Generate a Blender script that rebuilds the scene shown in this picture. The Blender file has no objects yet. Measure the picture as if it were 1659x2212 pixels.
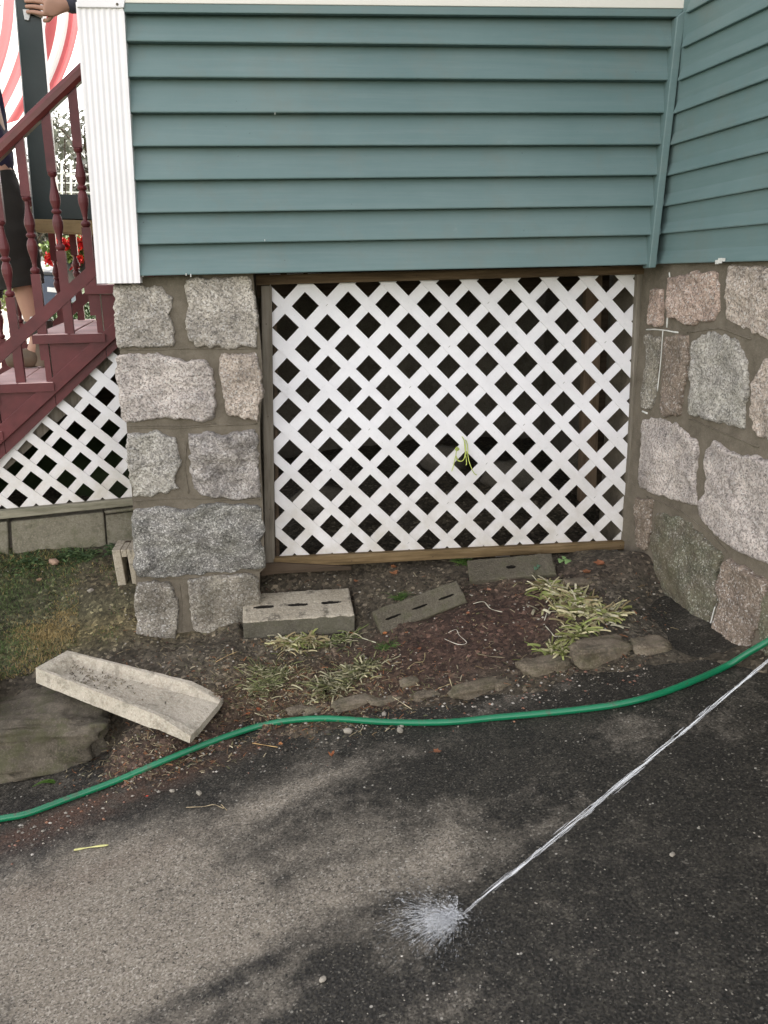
import bpy, bmesh, math, random
import numpy as np
from mathutils import Vector, noise, Matrix
random.seed(7); rng=np.random.default_rng(7)
R_=math.radians
scene=bpy.context.scene
# ------------------------------------------------------------------ camera
YAW=R_(6.8); PIT=R_(15.7); ROLL=0.012; FPX=1800.0
CAM=np.array([0,-2.95,1.5])
_Fh=np.array([math.sin(YAW),math.cos(YAW),0]); FW=_Fh*math.cos(PIT)+np.array([0,0,-math.sin(PIT)])
_Rh=np.array([math.cos(YAW),-math.sin(YAW),0]); _Uh=np.cross(_Rh,FW)
RT=math.cos(ROLL)*_Rh-math.sin(ROLL)*_Uh; UP=math.sin(ROLL)*_Rh+math.cos(ROLL)*_Uh
cd=bpy.data.cameras.new('camera'); cam=bpy.data.objects.new('camera',cd); scene.collection.objects.link(cam)
cd.sensor_fit='VERTICAL'; cd.sensor_height=36.0; cd.lens=36.0*FPX/2212.0; cd.clip_start=.02; cd.clip_end=2000
M=Matrix([[RT[0],UP[0],-FW[0],CAM[0]],[RT[1],UP[1],-FW[1],CAM[1]],[RT[2],UP[2],-FW[2],CAM[2]],[0,0,0,1]])
cam.matrix_world=M
scene.camera=cam
# ------------------------------------------------------------------ world, sun, exposure
SUN_EL=R_(42); SUN_DIR=np.array([.66,.75,0]); SUN_DIR=SUN_DIR/np.linalg.norm(SUN_DIR)
w=bpy.data.worlds.new('World'); scene.world=w; w.use_nodes=True
nt=w.node_tree; bg=nt.nodes['Background']
sky=nt.nodes.new('ShaderNodeTexSky'); sky.sky_type='NISHITA'; sky.sun_disc=False
sky.sun_elevation=SUN_EL; sky.sun_rotation=math.atan2(SUN_DIR[0],SUN_DIR[1])
sky.air_density=1.0; sky.dust_density=1.0; sky.ozone_density=.6
tint=nt.nodes.new('ShaderNodeMix'); tint.data_type='RGBA'; tint.blend_type='MULTIPLY'; tint.inputs[0].default_value=1
tint.inputs[7].default_value=(1.125,.995,.885,1)
hs=nt.nodes.new('ShaderNodeHueSaturation'); hs.inputs['Saturation'].default_value=.45
nt.links.new(sky.outputs[0],hs.inputs['Color']); nt.links.new(hs.outputs[0],tint.inputs[6]); nt.links.new(tint.outputs[2],bg.inputs[0])
bg.inputs[1].default_value=.15
sd=bpy.data.lights.new('sun','SUN'); sd.energy=2.6; sd.angle=R_(.6); sd.color=(1,.95,.87)
so=bpy.data.objects.new('sun',sd); scene.collection.objects.link(so)
_sv=Vector((SUN_DIR[0]*math.cos(SUN_EL),SUN_DIR[1]*math.cos(SUN_EL),math.sin(SUN_EL)))
so.rotation_euler=_sv.to_track_quat('Z','Y').to_euler()
vs=scene.view_settings; vs.view_transform='Standard'; vs.look='None'; vs.gamma=1; vs.exposure=2.33
# ------------------------------------------------------------------ projection helpers (photo is 1659 x 2212 here)
def ray(u,v): return FW*FPX+RT*(u-829.5)-UP*(v-1106)
def onp(u,v,p,n):
    d=ray(u,v); p=np.array(p,float); n=np.array(n,float); return CAM+d*(np.dot(p-CAM,n)/np.dot(d,n))
def onY(u,v,y): return onp(u,v,(0,y,0),(0,1,0))
def onZ(u,v,z): return onp(u,v,(0,0,z),(0,0,1))
def proj(p):
    d=np.array(p)-CAM; w_=d@FW; return 829.5+FPX*(d@RT)/w_,1106-FPX*(d@UP)/w_
def lerp(a,b,t): return a+(b-a)*t
def nz(x,y,z=0.0): return noise.noise(Vector((x,y,z)))
def fbm(x,y,z=0.0,o=4):
    s=0;a=1;f=1
    for _ in range(o): s+=a*noise.noise(Vector((x*f,y*f,z*f))); a*=.5; f*=2.1
    return s
# ------------------------------------------------------------------ mesh builder
class MB:
    def __init__(s): s.v=[]; s.f=[]; s.c=[]; s.mi=[]; s.cur=0
    def face(s,*idx): s.f.append(tuple(idx)); s.mi.append(s.cur)
    def add(s,pts,col=None):
        b=len(s.v); s.v+= [tuple(map(float,p)) for p in pts]; s.c+=[col if col is not None else (1,1,1)]*len(pts); return b
    def poly(s,pts,col=None):
        b=s.add(pts,col); s.face(*range(b,b+len(pts)))
    def hexa(s,p):   # 8 points: bottom 4 ccw, top 4 ccw
        b=s.add(p)
        for q in ((3,2,1,0),(4,5,6,7),(0,1,5,4),(1,2,6,5),(2,3,7,6),(3,0,4,7)): s.face(*[b+i for i in q])
    def box(s,c,h,ax=None):
        ax=ax or (np.array([1,0,0]),np.array([0,1,0]),np.array([0,0,1])); c=np.array(c,float)
        P=[]
        for k in (-1,1):
            for i,j in ((-1,-1),(1,-1),(1,1),(-1,1)): P.append(c+ax[0]*h[0]*i+ax[1]*h[1]*j+ax[2]*h[2]*k)
        s.hexa(P)
    def bar(s,a,b,w,t,up):  # board from a to b; w along 'up' cross, t thickness
        a=np.array(a,float); b=np.array(b,float); d=b-a; L=np.linalg.norm(d); d/=L; up=np.array(up,float)
        x=np.cross(up,d); x/=np.linalg.norm(x); y=np.cross(d,x); s.box((a+b)/2,(w/2,t/2,L/2),(x,y,d))
    def prism(s,front,off):   # polygon + offset vector, ngon
        n=len(front); off=np.array(off,float); b=s.add(list(front)+[np.array(p)+off for p in front])
        s.face(*range(b,b+n)); s.face(*[b+n+i for i in reversed(range(n))])
        for i in range(n):
            j=(i+1)%n; s.face(b+i,b+n+i,b+n+j,b+j)
    def tube(s,pts,rad,seg=10,cap=True,flat=1.0):
        pts=[np.array(p,float) for p in pts]; n=len(pts); prev=None; rings=[]
        for i in range(n):
            d=pts[min(i+1,n-1)]-pts[max(i-1,0)]; d/=max(np.linalg.norm(d),1e-9)
            if prev is None:
                a=np.array([0,0,1.]) if abs(d[2])<.9 else np.array([1.,0,0]); x=np.cross(a,d)
            else: x=prev-d*np.dot(prev,d)
            x/=np.linalg.norm(x); prev=x; y=np.cross(d,x); r=rad[i] if hasattr(rad,'__len__') else rad
            rings.append(s.add([pts[i]+r*(math.cos(2*math.pi*k/seg)*x+flat*math.sin(2*math.pi*k/seg)*y) for k in range(seg)]))
        for i in range(n-1):
            for k in range(seg):
                k2=(k+1)%seg; s.face(rings[i]+k,rings[i]+k2,rings[i+1]+k2,rings[i+1]+k)
        if cap: s.face(*[rings[0]+k for k in reversed(range(seg))]); s.face(*[rings[-1]+k for k in range(seg)])
    def lathe(s,c,prof,seg=14,axis=(0,0,1)):
        c=np.array(c,float); ax=np.array(axis,float); ax/=np.linalg.norm(ax)
        s.tube([c+ax*h for h,r in prof],[max(r,1e-4) for h,r in prof],seg)
    def ribbon(s,pts,wid,side,col=None):  # flat strip
        pts=[np.array(p,float) for p in pts]; L=[];n=len(pts)
        for i,p in enumerate(pts):
            w_=wid[i] if hasattr(wid,'__len__') else wid
            L+=[p-np.array(side)*w_/2,p+np.array(side)*w_/2]
        b=s.add(L,col)
        for i in range(n-1): s.face(b+2*i,b+2*i+1,b+2*i+3,b+2*i+2)
    def build(s,name,mats,parent=None,smooth=False,bevel=0,auto=None,merge=False):
        off=np.array(parent.matrix_world.translation) if parent is not None else np.zeros(3)
        me=bpy.data.meshes.new(name); me.from_pydata([tuple(np.array(p)-off) for p in s.v],[],s.f)
        if not isinstance(mats,(list,tuple)): mats=[mats]
        for m in mats: me.materials.append(m)
        if len(mats)>1: me.polygons.foreach_set('material_index',s.mi)
        if any(c!=(1,1,1) for c in s.c):
            a=me.color_attributes.new('tint','FLOAT_COLOR','POINT')
            a.data.foreach_set('color',np.array([[*c,1] for c in s.c],dtype=np.float32).ravel())
        me.update()
        if smooth: me.polygons.foreach_set('use_smooth',[True]*len(me.polygons))
        o=bpy.data.objects.new(name,me); scene.collection.objects.link(o)
        bm=bmesh.new(); bm.from_mesh(me)
        if merge: bmesh.ops.remove_doubles(bm,verts=bm.verts,dist=1e-5)
        if not getattr(s,'open',False): bmesh.ops.recalc_face_normals(bm,faces=bm.faces)
        bm.to_mesh(me); bm.free()
        if parent is not None: o.parent=parent
        if bevel:
            md=o.modifiers.new('b','BEVEL'); md.width=bevel; md.segments=2; md.limit_method='ANGLE'; md.angle_limit=R_(40)
        return o
def tag(o,label=None,cat=None,group=None,kind=None):
    if label: o['label']=label
    if cat: o['category']=cat
    if group: o['group']=group
    if kind: o['kind']=kind
    return o
def thing(name,loc,label,cat,group=None):
    o=bpy.data.objects.new(name,None); scene.collection.objects.link(o); o.location=tuple(map(float,loc)); o.empty_display_size=.1
    o.matrix_world=Matrix.Translation(tuple(map(float,loc)))
    return tag(o,label,cat,group)
# ------------------------------------------------------------------ materials
class NT:
    def __init__(s,name):
        s.m=bpy.data.materials.new(name); s.m.use_nodes=True; s.t=s.m.node_tree; s.p=s.t.nodes['Principled BSDF']
        s.co=s.t.nodes.new('ShaderNodeTexCoord').outputs['Object']
    def n(s,ty,**k):
        o=s.t.nodes.new(ty)
        for a,b in k.items(): setattr(o,a,b)
        return o
    def l(s,a,b): s.t.links.new(a,b)
    def noise(s,sc,det=5,rough=.6,vec=None,out='Fac',dist=0):
        o=s.n('ShaderNodeTexNoise'); o.inputs['Scale'].default_value=sc; o.inputs['Detail'].default_value=det; o.inputs['Roughness'].default_value=rough
        o.inputs['Distortion'].default_value=dist
        s.l(vec or s.co,o.inputs['Vector']); return o.outputs[out]
    def vor(s,sc,vec=None,out='Color',feat='F1'):
        o=s.n('ShaderNodeTexVoronoi',feature=feat); o.inputs['Scale'].default_value=sc; s.l(vec or s.co,o.inputs['Vector']); return o.outputs[out]
    def ramp(s,f,stops,interp='LINEAR'):
        o=s.n('ShaderNodeValToRGB'); r=o.color_ramp; r.interpolation=interp
        while len(r.elements)<len(stops): r.elements.new(.5)
        for e,(p,c) in zip(r.elements,stops):
            e.position=p; e.color=(*c,1) if hasattr(c,'__len__') else (c,c,c,1)
        s.l(f,o.inputs[0]); return o.outputs[0]
    def mix(s,f,a,b,mode='MIX'):
        o=s.n('ShaderNodeMix',data_type='RGBA',blend_type=mode)
        for i,x in ((0,f),(6,a),(7,b)):
            if hasattr(x,'is_linked') or isinstance(x,bpy.types.NodeSocket): s.l(x,o.inputs[i])
            elif i==0: o.inputs[0].default_value=x
            else: o.inputs[i].default_value=(*x,1) if hasattr(x,'__len__') else (x,x,x,1)
        return o.outputs[2]
    def map(s,scale=(1,1,1),rot=(0,0,0)):
        o=s.n('ShaderNodeMapping'); o.inputs['Scale'].default_value=scale; o.inputs['Rotation'].default_value=rot; s.l(s.co,o.inputs[0]); return o.outputs[0]
    def attr(s,name='tint'):
        o=s.n('ShaderNodeAttribute'); o.attribute_name=name; return o
    def math(s,op,a,b=0.5,clamp=False):
        o=s.n('ShaderNodeMath',operation=op); o.use_clamp=clamp
        for i,x in ((0,a),(1,b)):
            if isinstance(x,bpy.types.NodeSocket): s.l(x,o.inputs[i])
            else: o.inputs[i].default_value=x
        return o.outputs[0]
    def bump(s,h,st=.3,d=.01,prev=None):
        o=s.n('ShaderNodeBump'); o.inputs['Strength'].default_value=st; o.inputs['Distance'].default_value=d; s.l(h,o.inputs['Height'])
        if prev: s.l(prev,o.inputs['Normal'])
        s.l(o.outputs[0],s.p.inputs['Normal']); return o.outputs[0]
    def out(s,col=None,rough=.7,spec=.4,metal=0):
        if col is not None:
            if isinstance(col,bpy.types.NodeSocket): s.l(col,s.p.inputs['Base Color'])
            else: s.p.inputs['Base Color'].default_value=(*col,1)
        if isinstance(rough,bpy.types.NodeSocket): s.l(rough,s.p.inputs['Roughness'])
        else: s.p.inputs['Roughness'].default_value=rough
        s.p.inputs['Specular IOR Level'].default_value=spec; s.p.inputs['Metallic'].default_value=metal
        return s.m
def simple(name,col,rough=.6,var=.15,sc=12,bump=.0,spec=.4,bsc=60):
    k=NT(name); f=k.noise(sc,6)
    lo=tuple(c*(1-var) for c in col); hi=tuple(min(1,c*(1+var)) for c in col)
    c=k.ramp(f,[(.3,lo),(.7,hi)])
    if bump: k.bump(k.noise(bsc,5),bump,.004)
    return k.out(c,rough,spec)
def granite(name,tint,dark=.0,green=0.0,brown=0.0,fine=1.0):
    k=NT(name)
    cell=k.vor(205*fine); gray=k.n('ShaderNodeSeparateColor'); k.l(cell,gray.inputs[0])
    sp=k.noise(105*fine,4,.8)
    t=tuple(x*1.15 for x in tint); base=k.ramp(gray.outputs[0],[(0,tuple(x*.55 for x in t)),(.4,t),(.8,tuple(min(.8,x*1.4) for x in t)),(1,(.64,.61,.57))])
    blk=k.ramp(sp,[(.36-dark*.0,1),(.44,0)])
    m1=k.mix(k.math('MULTIPLY',blk,.72+dark*.2),base,(.045,.043,.045))
    sp2=k.noise(55*fine,5,.8); wh=k.ramp(sp2,[(.58,0),(.68,1)])
    m2=k.mix(k.math('MULTIPLY',wh,.38),m1,(.56,.54,.52))
    big=k.noise(9,5,.65); st_=k.noise(3.5,7,.75); m2=k.mix(k.math('MULTIPLY',k.ramp(st_,[(.5,0),(.72,1)]),.45),m2,(.20,.165,.115)); m3=k.mix(k.ramp(big,[(.42,0),(.66,1)]),m2,k.mix(1,m2,(.62-dark*.2,.62-dark*.2,.63-dark*.2),'MULTIPLY'))
    if green: m3=k.mix(k.math('MULTIPLY',k.ramp(k.noise(7,6,.7),[(.35,0),(.65,1)]),green),m3,k.mix(1,m3,(.56,.7,.52),'MULTIPLY'))
    if brown: m3=k.mix(k.math('MULTIPLY',k.ramp(k.noise(6,6,.75),[(.35,0),(.62,1)]),brown),m3,(.15,.115,.08))
    b1=k.bump(k.noise(26,8,.72),.75,.014); k.bump(k.noise(160,4,.7),.55,.004,b1)
    return k.out(m3,.82,.3)
def mortar_mat():
    k=NT('mortar'); a=k.ramp(k.noise(9,8,.8),[(.3,(.090,.076,.056)),(.7,(.195,.168,.130))])
    a=k.mix(k.math('MULTIPLY',k.ramp(k.noise(220,3,.8),[(.55,0),(.7,1)]),.35),a,(.33,.31,.27))
    b=k.bump(k.noise(22,7,.65),.5,.01); k.bump(k.noise(260,3,.7),.35,.003,b); return k.out(a,.9,.2)
def siding_mat():
    k=NT('teal_vinyl'); 
    a=k.ramp(k.noise(2.2,5,.6),[(.3,(.100,.162,.161)),(.7,(.132,.196,.193))])
    st=k.noise(1,6,.7,k.map((3,3,70))); a=k.mix(k.math('MULTIPLY',k.ramp(st,[(.45,0),(.75,1)]),.16),a,(.25,.3,.3))
    sm=k.ramp(k.noise(9,6,.7),[(.66,0),(.78,1)]); a=k.mix(k.math('MULTIPLY',sm,.2),a,(.34,.38,.38))
    dr_=k.ramp(k.noise(5,7,.75),[(.5,0),(.7,1)]); a=k.mix(k.math('MULTIPLY',dr_,.3),a,(.15,.15,.12))
    fl=k.ramp(k.noise(75,2,.5),[(.76,0),(.79,1)]); a=k.mix(k.math('MULTIPLY',fl,.5),a,(.06,.08,.07))
    k.bump(k.noise(1,6,.7,k.map((9,9,230))),.10,.002); return k.out(a,.5,.42)
def wood(name,c1,c2,c3=None,rough=.8,ax=(1,1,1),bump=.5):
    k=NT(name); g=k.noise(1,8,.7,k.map(ax),dist=.4); a=k.ramp(g,[(.28,c1),(.55,c2),(.8,c3 or c2)])
    m=k.noise(6,5,.6); a=k.mix(k.ramp(m,[(.4,0),(.7,.55)]),a,k.mix(1,a,(.55,.55,.5),'MULTIPLY'))
    k.bump(g,bump,.003); return k.out(a,rough,.25)
def white_lattice_mat():
    k=NT('white_painted_lattice'); a=k.ramp(k.noise(5,6,.7),[(.3,(.74,.73,.75)),(.6,(.85,.84,.86))])
    d=k.ramp(k.noise(120,4,.75),[(.62,0),(.72,1)])
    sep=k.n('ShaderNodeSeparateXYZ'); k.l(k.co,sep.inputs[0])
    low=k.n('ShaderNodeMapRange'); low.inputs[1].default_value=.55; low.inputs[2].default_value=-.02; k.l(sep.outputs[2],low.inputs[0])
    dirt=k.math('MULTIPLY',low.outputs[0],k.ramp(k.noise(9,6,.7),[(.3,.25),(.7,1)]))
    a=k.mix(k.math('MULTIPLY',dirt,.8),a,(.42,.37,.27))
    a=k.mix(k.math('MULTIPLY',d,.4),a,(.3,.3,.28))
    g=k.ramp(k.noise(6.5,6,.75),[(.6,0),(.75,.5)]); a=k.mix(g,a,(.48,.5,.48)); 
    k.bump(k.noise(90,4),.08,.002); return k.out(a,.6,.3)
def concrete(name,c1,c2,moss=0,sc=8,blot=.4):
    k=NT(name); a=k.ramp(k.noise(sc,7,.7),[(.3,c1),(.68,c2)])
    a=k.mix(k.math('MULTIPLY',k.ramp(k.noise(150,4,.8),[(.5,0),(.62,1)]),.4),a,tuple(min(.75,x*1.5) for x in c2))
    a=k.mix(k.math('MULTIPLY',k.ramp(k.noise(130,3,.8),[(.33,1),(.43,0)]),.5),a,tuple(x*.35 for x in c1))
    a=k.mix(k.math('MULTIPLY',k.ramp(k.noise(17,6,.75),[(.52,0),(.62,1)]),blot),a,(.085,.075,.055))
    if moss: a=k.mix(k.math('MULTIPLY',k.ramp(k.noise(11,6,.75),[(.48,0),(.6,1)]),moss),a,(.07,.075,.03))
    b=k.bump(k.noise(40,7,.7),.5,.006); k.bump(k.noise(230,3,.7),.45,.003,b); return k.out(a,.88,.25)
def asphalt_mat():
    k=NT('asphalt'); at=k.attr(); sp=k.n('ShaderNodeSeparateColor'); k.l(at.outputs['Color'],sp.inputs[0])
    br=k.noise(4.5,8,.68,dist=.3); br2=k.noise(26,5,.65)
    dry=k.math('ADD',sp.outputs[0],k.math('MULTIPLY',k.math('SUBTRACT',br,.5),1.6)); dry=k.math('ADD',dry,k.math('MULTIPLY',k.math('SUBTRACT',br2,.5),.85))
    dryr=k.ramp(dry,[(.2,0),(.5,.36),(1.0,1)])
    cell=k.vor(240); s2=k.n('ShaderNodeSeparateColor'); k.l(cell,s2.inputs[0])
    wet=k.ramp(s2.outputs[0],[(0,(.008,.0075,.006)),(.5,(.020,.0185,.015)),(.88,(.037,.033,.026)),(.97,(.06,.054,.043)),(1,(.15,.14,.115))])
    dr=k.ramp(s2.outputs[0],[(0,(.05,.043,.035)),(.25,(.14,.122,.098)),(.6,(.215,.19,.152)),(.9,(.30,.268,.22)),(1,(.42,.39,.33))])
    film=k.ramp(k.noise(60,6,.75),[(.3,0),(.75,1)]); dr=k.mix(k.math('MULTIPLY',film,.8),dr,(.25,.215,.165))
    wf=k.ramp(k.noise(9,8,.75,dist=.4),[(.45,0),(.68,1)]); wet=k.mix(k.math('MULTIPLY',wf,.55),wet,k.mix(s2.outputs[0],(.03,.027,.021),(.085,.076,.058))); c=k.mix(dryr,wet,dr)
    red=k.math('MULTIPLY',sp.outputs[1],k.ramp(k.noise(14,6,.7),[(.35,.2),(.6,1)])); c=k.mix(red,c,k.mix(s2.outputs[0],(.045,.022,.014),(.10,.055,.036)))
    pit=k.ramp(k.noise(115,3,.7),[(.33,1),(.41,0)]); c=k.mix(k.math('MULTIPLY',pit,.8),c,(.008,.008,.007))
    peb=k.vor(62,out='Distance'); pc=k.vor(62); s3=k.n('ShaderNodeSeparateColor'); k.l(pc,s3.inputs[0])
    pm=k.math('MULTIPLY',k.ramp(peb,[(.16,1),(.24,0)]),k.ramp(s3.outputs[1],[(.95,0),(.97,1)])); c=k.mix(k.math('MULTIPLY',pm,.8),c,(.36,.34,.29))
    h=k.math('ADD',k.vor(120,out='Distance'),k.math('MULTIPLY',k.noise(160,3,.7),.8))
    b=k.bump(k.noise(18,6,.6),.22,.006); k.bump(h,.5,.0035,b)
    rg=k.math('ADD',k.math('MULTIPLY',dryr,.40),k.math('ADD',.46,k.math('MULTIPLY',k.noise(6,4),.25)))
    return k.out(c,rg,.28)
def soil_mat():
    k=NT('soil'); at=k.attr()
    v=k.ramp(k.noise(11,8,.72),[(.28,.5),(.72,1.35)]); c=k.mix(1,at.outputs['Color'],v,'MULTIPLY')
    cl=k.vor(95); s2=k.n('ShaderNodeSeparateColor'); k.l(cl,s2.inputs[0]); c=k.mix(1,c,k.ramp(s2.outputs[0],[(0,.45),(.75,1.1),(.95,1.7),(1,3.2)]),'MULTIPLY')
    f=k.ramp(k.noise(70,5,.8),[(.64,0),(.72,1)]); c=k.mix(k.math('MULTIPLY',f,.35),c,(.2,.17,.12))
    b=k.bump(k.noise(24,8,.75),.9,.022); k.bump(k.noise(170,4,.8),.8,.006,b)
    return k.out(c,.82,.3)
def tinted(name,rough=.7,spec=.3,var=.2,sc=30,trans=False):
    k=NT(name); at=k.attr(); c=k.mix(1,at.outputs['Color'],k.ramp(k.noise(sc,5,.7),[(.3,1-var),(.7,1+var)]),'MULTIPLY'); m=k.out(c,rough,spec)
    if trans: k.p.inputs['Subsurface Weight'].default_value=.0
    return m
mt=dict(
 teal=siding_mat(), mortar=mortar_mat(), lat=white_lattice_mat(),
 fluted=simple('white_vinyl',(.75,.725,.725),.5,.06,5,.05), cream=simple('cream_trim',(.70,.665,.60),.5,.04,3),
 maroon=simple('maroon_paint',(.098,.019,.021),.5,.3,9,.25,bsc=40), tread=simple('worn_pink_tread_paint',(.60,.41,.385),.65,.22,6,.3),
 rail=simple('maroon_handrail',(.115,.026,.024),.35,.3,8,.15), green_post=simple('dark_green_paint',(.012,.024,.023),.4,.2,6,.1),
 wood_gray=wood('weathered_gray_wood',(.085,.072,.055),(.20,.175,.14),(.27,.245,.205),ax=(50,50,3)),
 wood_brown=wood('brown_stained_wood',(.055,.035,.02),(.13,.088,.05),(.2,.145,.09),ax=(4,45,60)),
 wood_tan_old=wood('weathered_tan_wood',(.075,.05,.022),(.19,.13,.065),(.31,.24,.15),ax=(4,45,60)),
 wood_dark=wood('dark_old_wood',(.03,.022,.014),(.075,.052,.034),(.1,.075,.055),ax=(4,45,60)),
 wood_moss=wood('pale_mossy_wood',(.12,.12,.08),(.26,.24,.18),(.36,.35,.27),ax=(4,45,60)),
 wood_stud=wood('brown_stud_wood',(.10,.065,.04),(.21,.15,.10),ax=(40,40,3)),
 wood_tan=wood('tan_lumber',(.22,.16,.08),(.36,.27,.14),ax=(4,40,40)),
 soil=soil_mat(), asphalt=asphalt_mat(), tint=tinted('organic_bits'), grass=tinted('grass_blades',.6,.25,.15),
 stonebits=tinted('gravel_bits',.8,.3,.35,90),
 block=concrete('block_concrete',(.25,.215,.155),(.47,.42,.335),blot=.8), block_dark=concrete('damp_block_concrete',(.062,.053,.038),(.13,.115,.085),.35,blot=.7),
 cavity=simple('painted_shade_core',(.018,.015,.011),.95,.3,20),  # near-black colour paints the shade inside the block cores
 block_side=concrete('damp_shaded_block_side',(.075,.068,.052),(.15,.138,.108),.2,blot=.5),  # damp concrete, with the shade of the side faces painted in too
 blockwall=concrete('dirty_block_wall',(.13,.118,.085),(.235,.215,.165),.35,blot=.45), splash=concrete('splash_block_concrete',(.34,.29,.22),(.56,.50,.41),.2,6,.4),
 rock=concrete('mossy_rock',(.04,.034,.024),(.165,.14,.105),.5,9,.8), curb=concrete('rough_curb_stone',(.08,.062,.042),(.21,.175,.13),.3,9,.65),
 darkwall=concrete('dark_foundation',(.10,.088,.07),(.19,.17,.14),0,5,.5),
)
# ------------------------------------------------------------------ ground shape
def plane_z(x,y): return .17*x+.136+.01*math.sin(x*2.1+y)+.012*y
def on_asph(u,v):
    z=.1
    for _ in range(12): p=onZ(u,v,z); z=plane_z(p[0],p[1])
    return onZ(u,v,z)
EDGE=[(-160,1905),(0,1838),(120,1770),(250,1690),(450,1622),(650,1578),(800,1548),(900,1522),(1000,1500),(1106,1494),(1240,1458),(1365,1432),(1450,1424),(1560,1420),(1700,1455)]
ctl=[]
for u,v in EDGE:
    p=on_asph(u,v); ctl.append((p[0],p[1],0.004))
    q=p+np.array([.03,-.16,0]); ctl.append((q[0],q[1],-.035))
def cy(u,v,y,dz=0): p=onY(u,v,y); ctl.append((p[0],y,p[2]+dz-plane_z(p[0],y)))
for a in [(298,1362,0),(430,1366,0),(560,1335,0),(527,1364,-.1),(765,1366,-.1),(600,1252,.11),(760,1240,.13),(900,1228,.13),(1100,1215,.13),(1350,1196,.13),
          (270,1262,.2),(100,1330,.2),(-60,1340,.2),(100,1205,.42),(280,1184,.48),(-100,1220,.38),
          ]: cy(*a)
def chh(u,v,h):
    z=.1
    for _ in range(12): p=onZ(u,v,z); z=plane_z(p[0],p[1])+h
    ctl.append((p[0],p[1],h))
for a in [(900,1330,.085),(1000,1420,.045),(800,1450,.05),(620,1450,.06),(1180,1300,.075),(1180,1390,.04),(1320,1320,.055),(900,1470,.022),(1300,1400,.03),(700,1530,.02),
          (30,1450,.22),(-100,1480,.22),(300,1420,.175),(430,1450,.14),(480,1500,.085),(250,1600,.07),(330,1560,.09),(150,1620,.05),(1050,1250,.12),(800,1330,.10)]: chh(*a)
for q in [(1.322,-.087,.49),(1.338,-.266,.345),(1.366,-.582,.335),(1.39,-.846,.39)]: ctl.append((q[0],q[1],q[2]-plane_z(q[0],q[1])))
for u,v,y in [(0,1700,-.5),(100,1705,-.52),(215,1690,-.48)]:
    p=onY(u,v,y); ctl.append((p[0],y,p[2]-plane_z(p[0],y)))
for q in [(-1,-2.6,-.05),(0.6,-2.4,-.05),(1.2,-1.6,-.05),(-1.7,-1.6,-.04),(-1.7,.4,.45),(-1.8,-.4,.25),(-.2,.7,.33),(1,.7,.25)]: ctl.append(q)
K=np.array(ctl)
def phi(r): return np.where(r>0,r*r*np.log(r+1e-9),0)
_n=len(K); A=np.zeros((_n+3,_n+3)); D=np.linalg.norm(K[:,None,:2]-K[None,:,:2],axis=2); A[:_n,:_n]=phi(D)+np.eye(_n)*.004
A[:_n,_n]=1; A[:_n,_n+1:]=K[:,:2]; A[_n,:_n]=1; A[_n+1:,:_n]=K[:,:2].T
W=np.linalg.solve(A,np.concatenate([K[:,2],[0,0,0]]))
def soil_base(x,y):
    r=np.hypot(K[:,0]-x,K[:,1]-y); return float(phi(r)@W[:_n]+W[_n]+W[_n+1]*x+W[_n+2]*y)
def soil_z(x,y):
    yy=min(max(y,-1.9),.8); xx=min(max(x,-1.9),1.6)
    h=soil_base(xx,yy)
    amp=.012+.012*min(1,max(0,h*6))
    h+=amp*fbm(x*7,y*7,1.3,5)
    return max(plane_z(x,y)+h,-.4) if y<.6 else plane_z(xx,yy)+h
_SQ=[(-.86,-.22),(-.86,-.42),(-.30,-.80),(-.20,-.52),(-.76,-.12)]
_SC=(sum(q[0] for q in _SQ)/5,sum(q[1] for q in _SQ)/5)
_soil0=soil_z
def soil_z(x,y):
    z=_soil0(x,y)
    if -.19<x<.23 and -.12<y<.10: z=min(z,.24)
    if -1<x<-.1 and -.9<y<0:
        ax_=np.array([.565,-.33]); L=np.linalg.norm(ax_); ax_/=L; d=np.array([x+.815,y+.27]); s_=d@ax_/L; t_=abs(d@np.array([-ax_[1],ax_[0]]))
        if -.04<s_<1.12 and t_<.175: z=min(z,.20-.11*s_)
    return z
def ground_z(x,y): return max(soil_z(x,y),plane_z(x,y))
def hit(u,v,lift=0):
    d=ray(u,v); d=d/np.linalg.norm(d); t=1.0
    while t<6:
        p=CAM+d*t
        if p[2]<ground_z(p[0],p[1])+lift:
            a,b=t-.03,t
            for _ in range(12):
                m=(a+b)/2; p=CAM+d*m
                if p[2]<ground_z(p[0],p[1])+lift: b=m
                else: a=m
            return CAM+d*b
        t+=.03
    return CAM+d*t
def blobs(lst,x,y):   # list of (cx,cy,rx,ry,rot,val)
    s=0
    for cx,cy_,rx,ry,ro,va in lst:
        dx=x-cx; dy=y-cy_; c=math.cos(ro); s_=math.sin(ro); a=(dx*c+dy*s_)/rx; b=(-dx*s_+dy*c)/ry; s+=va*math.exp(-(a*a+b*b))
    return s
def ab(u,v,rx,ry,ro,va):
    p=on_asph(u,v); return (p[0],p[1],rx,ry,ro,va)
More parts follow.
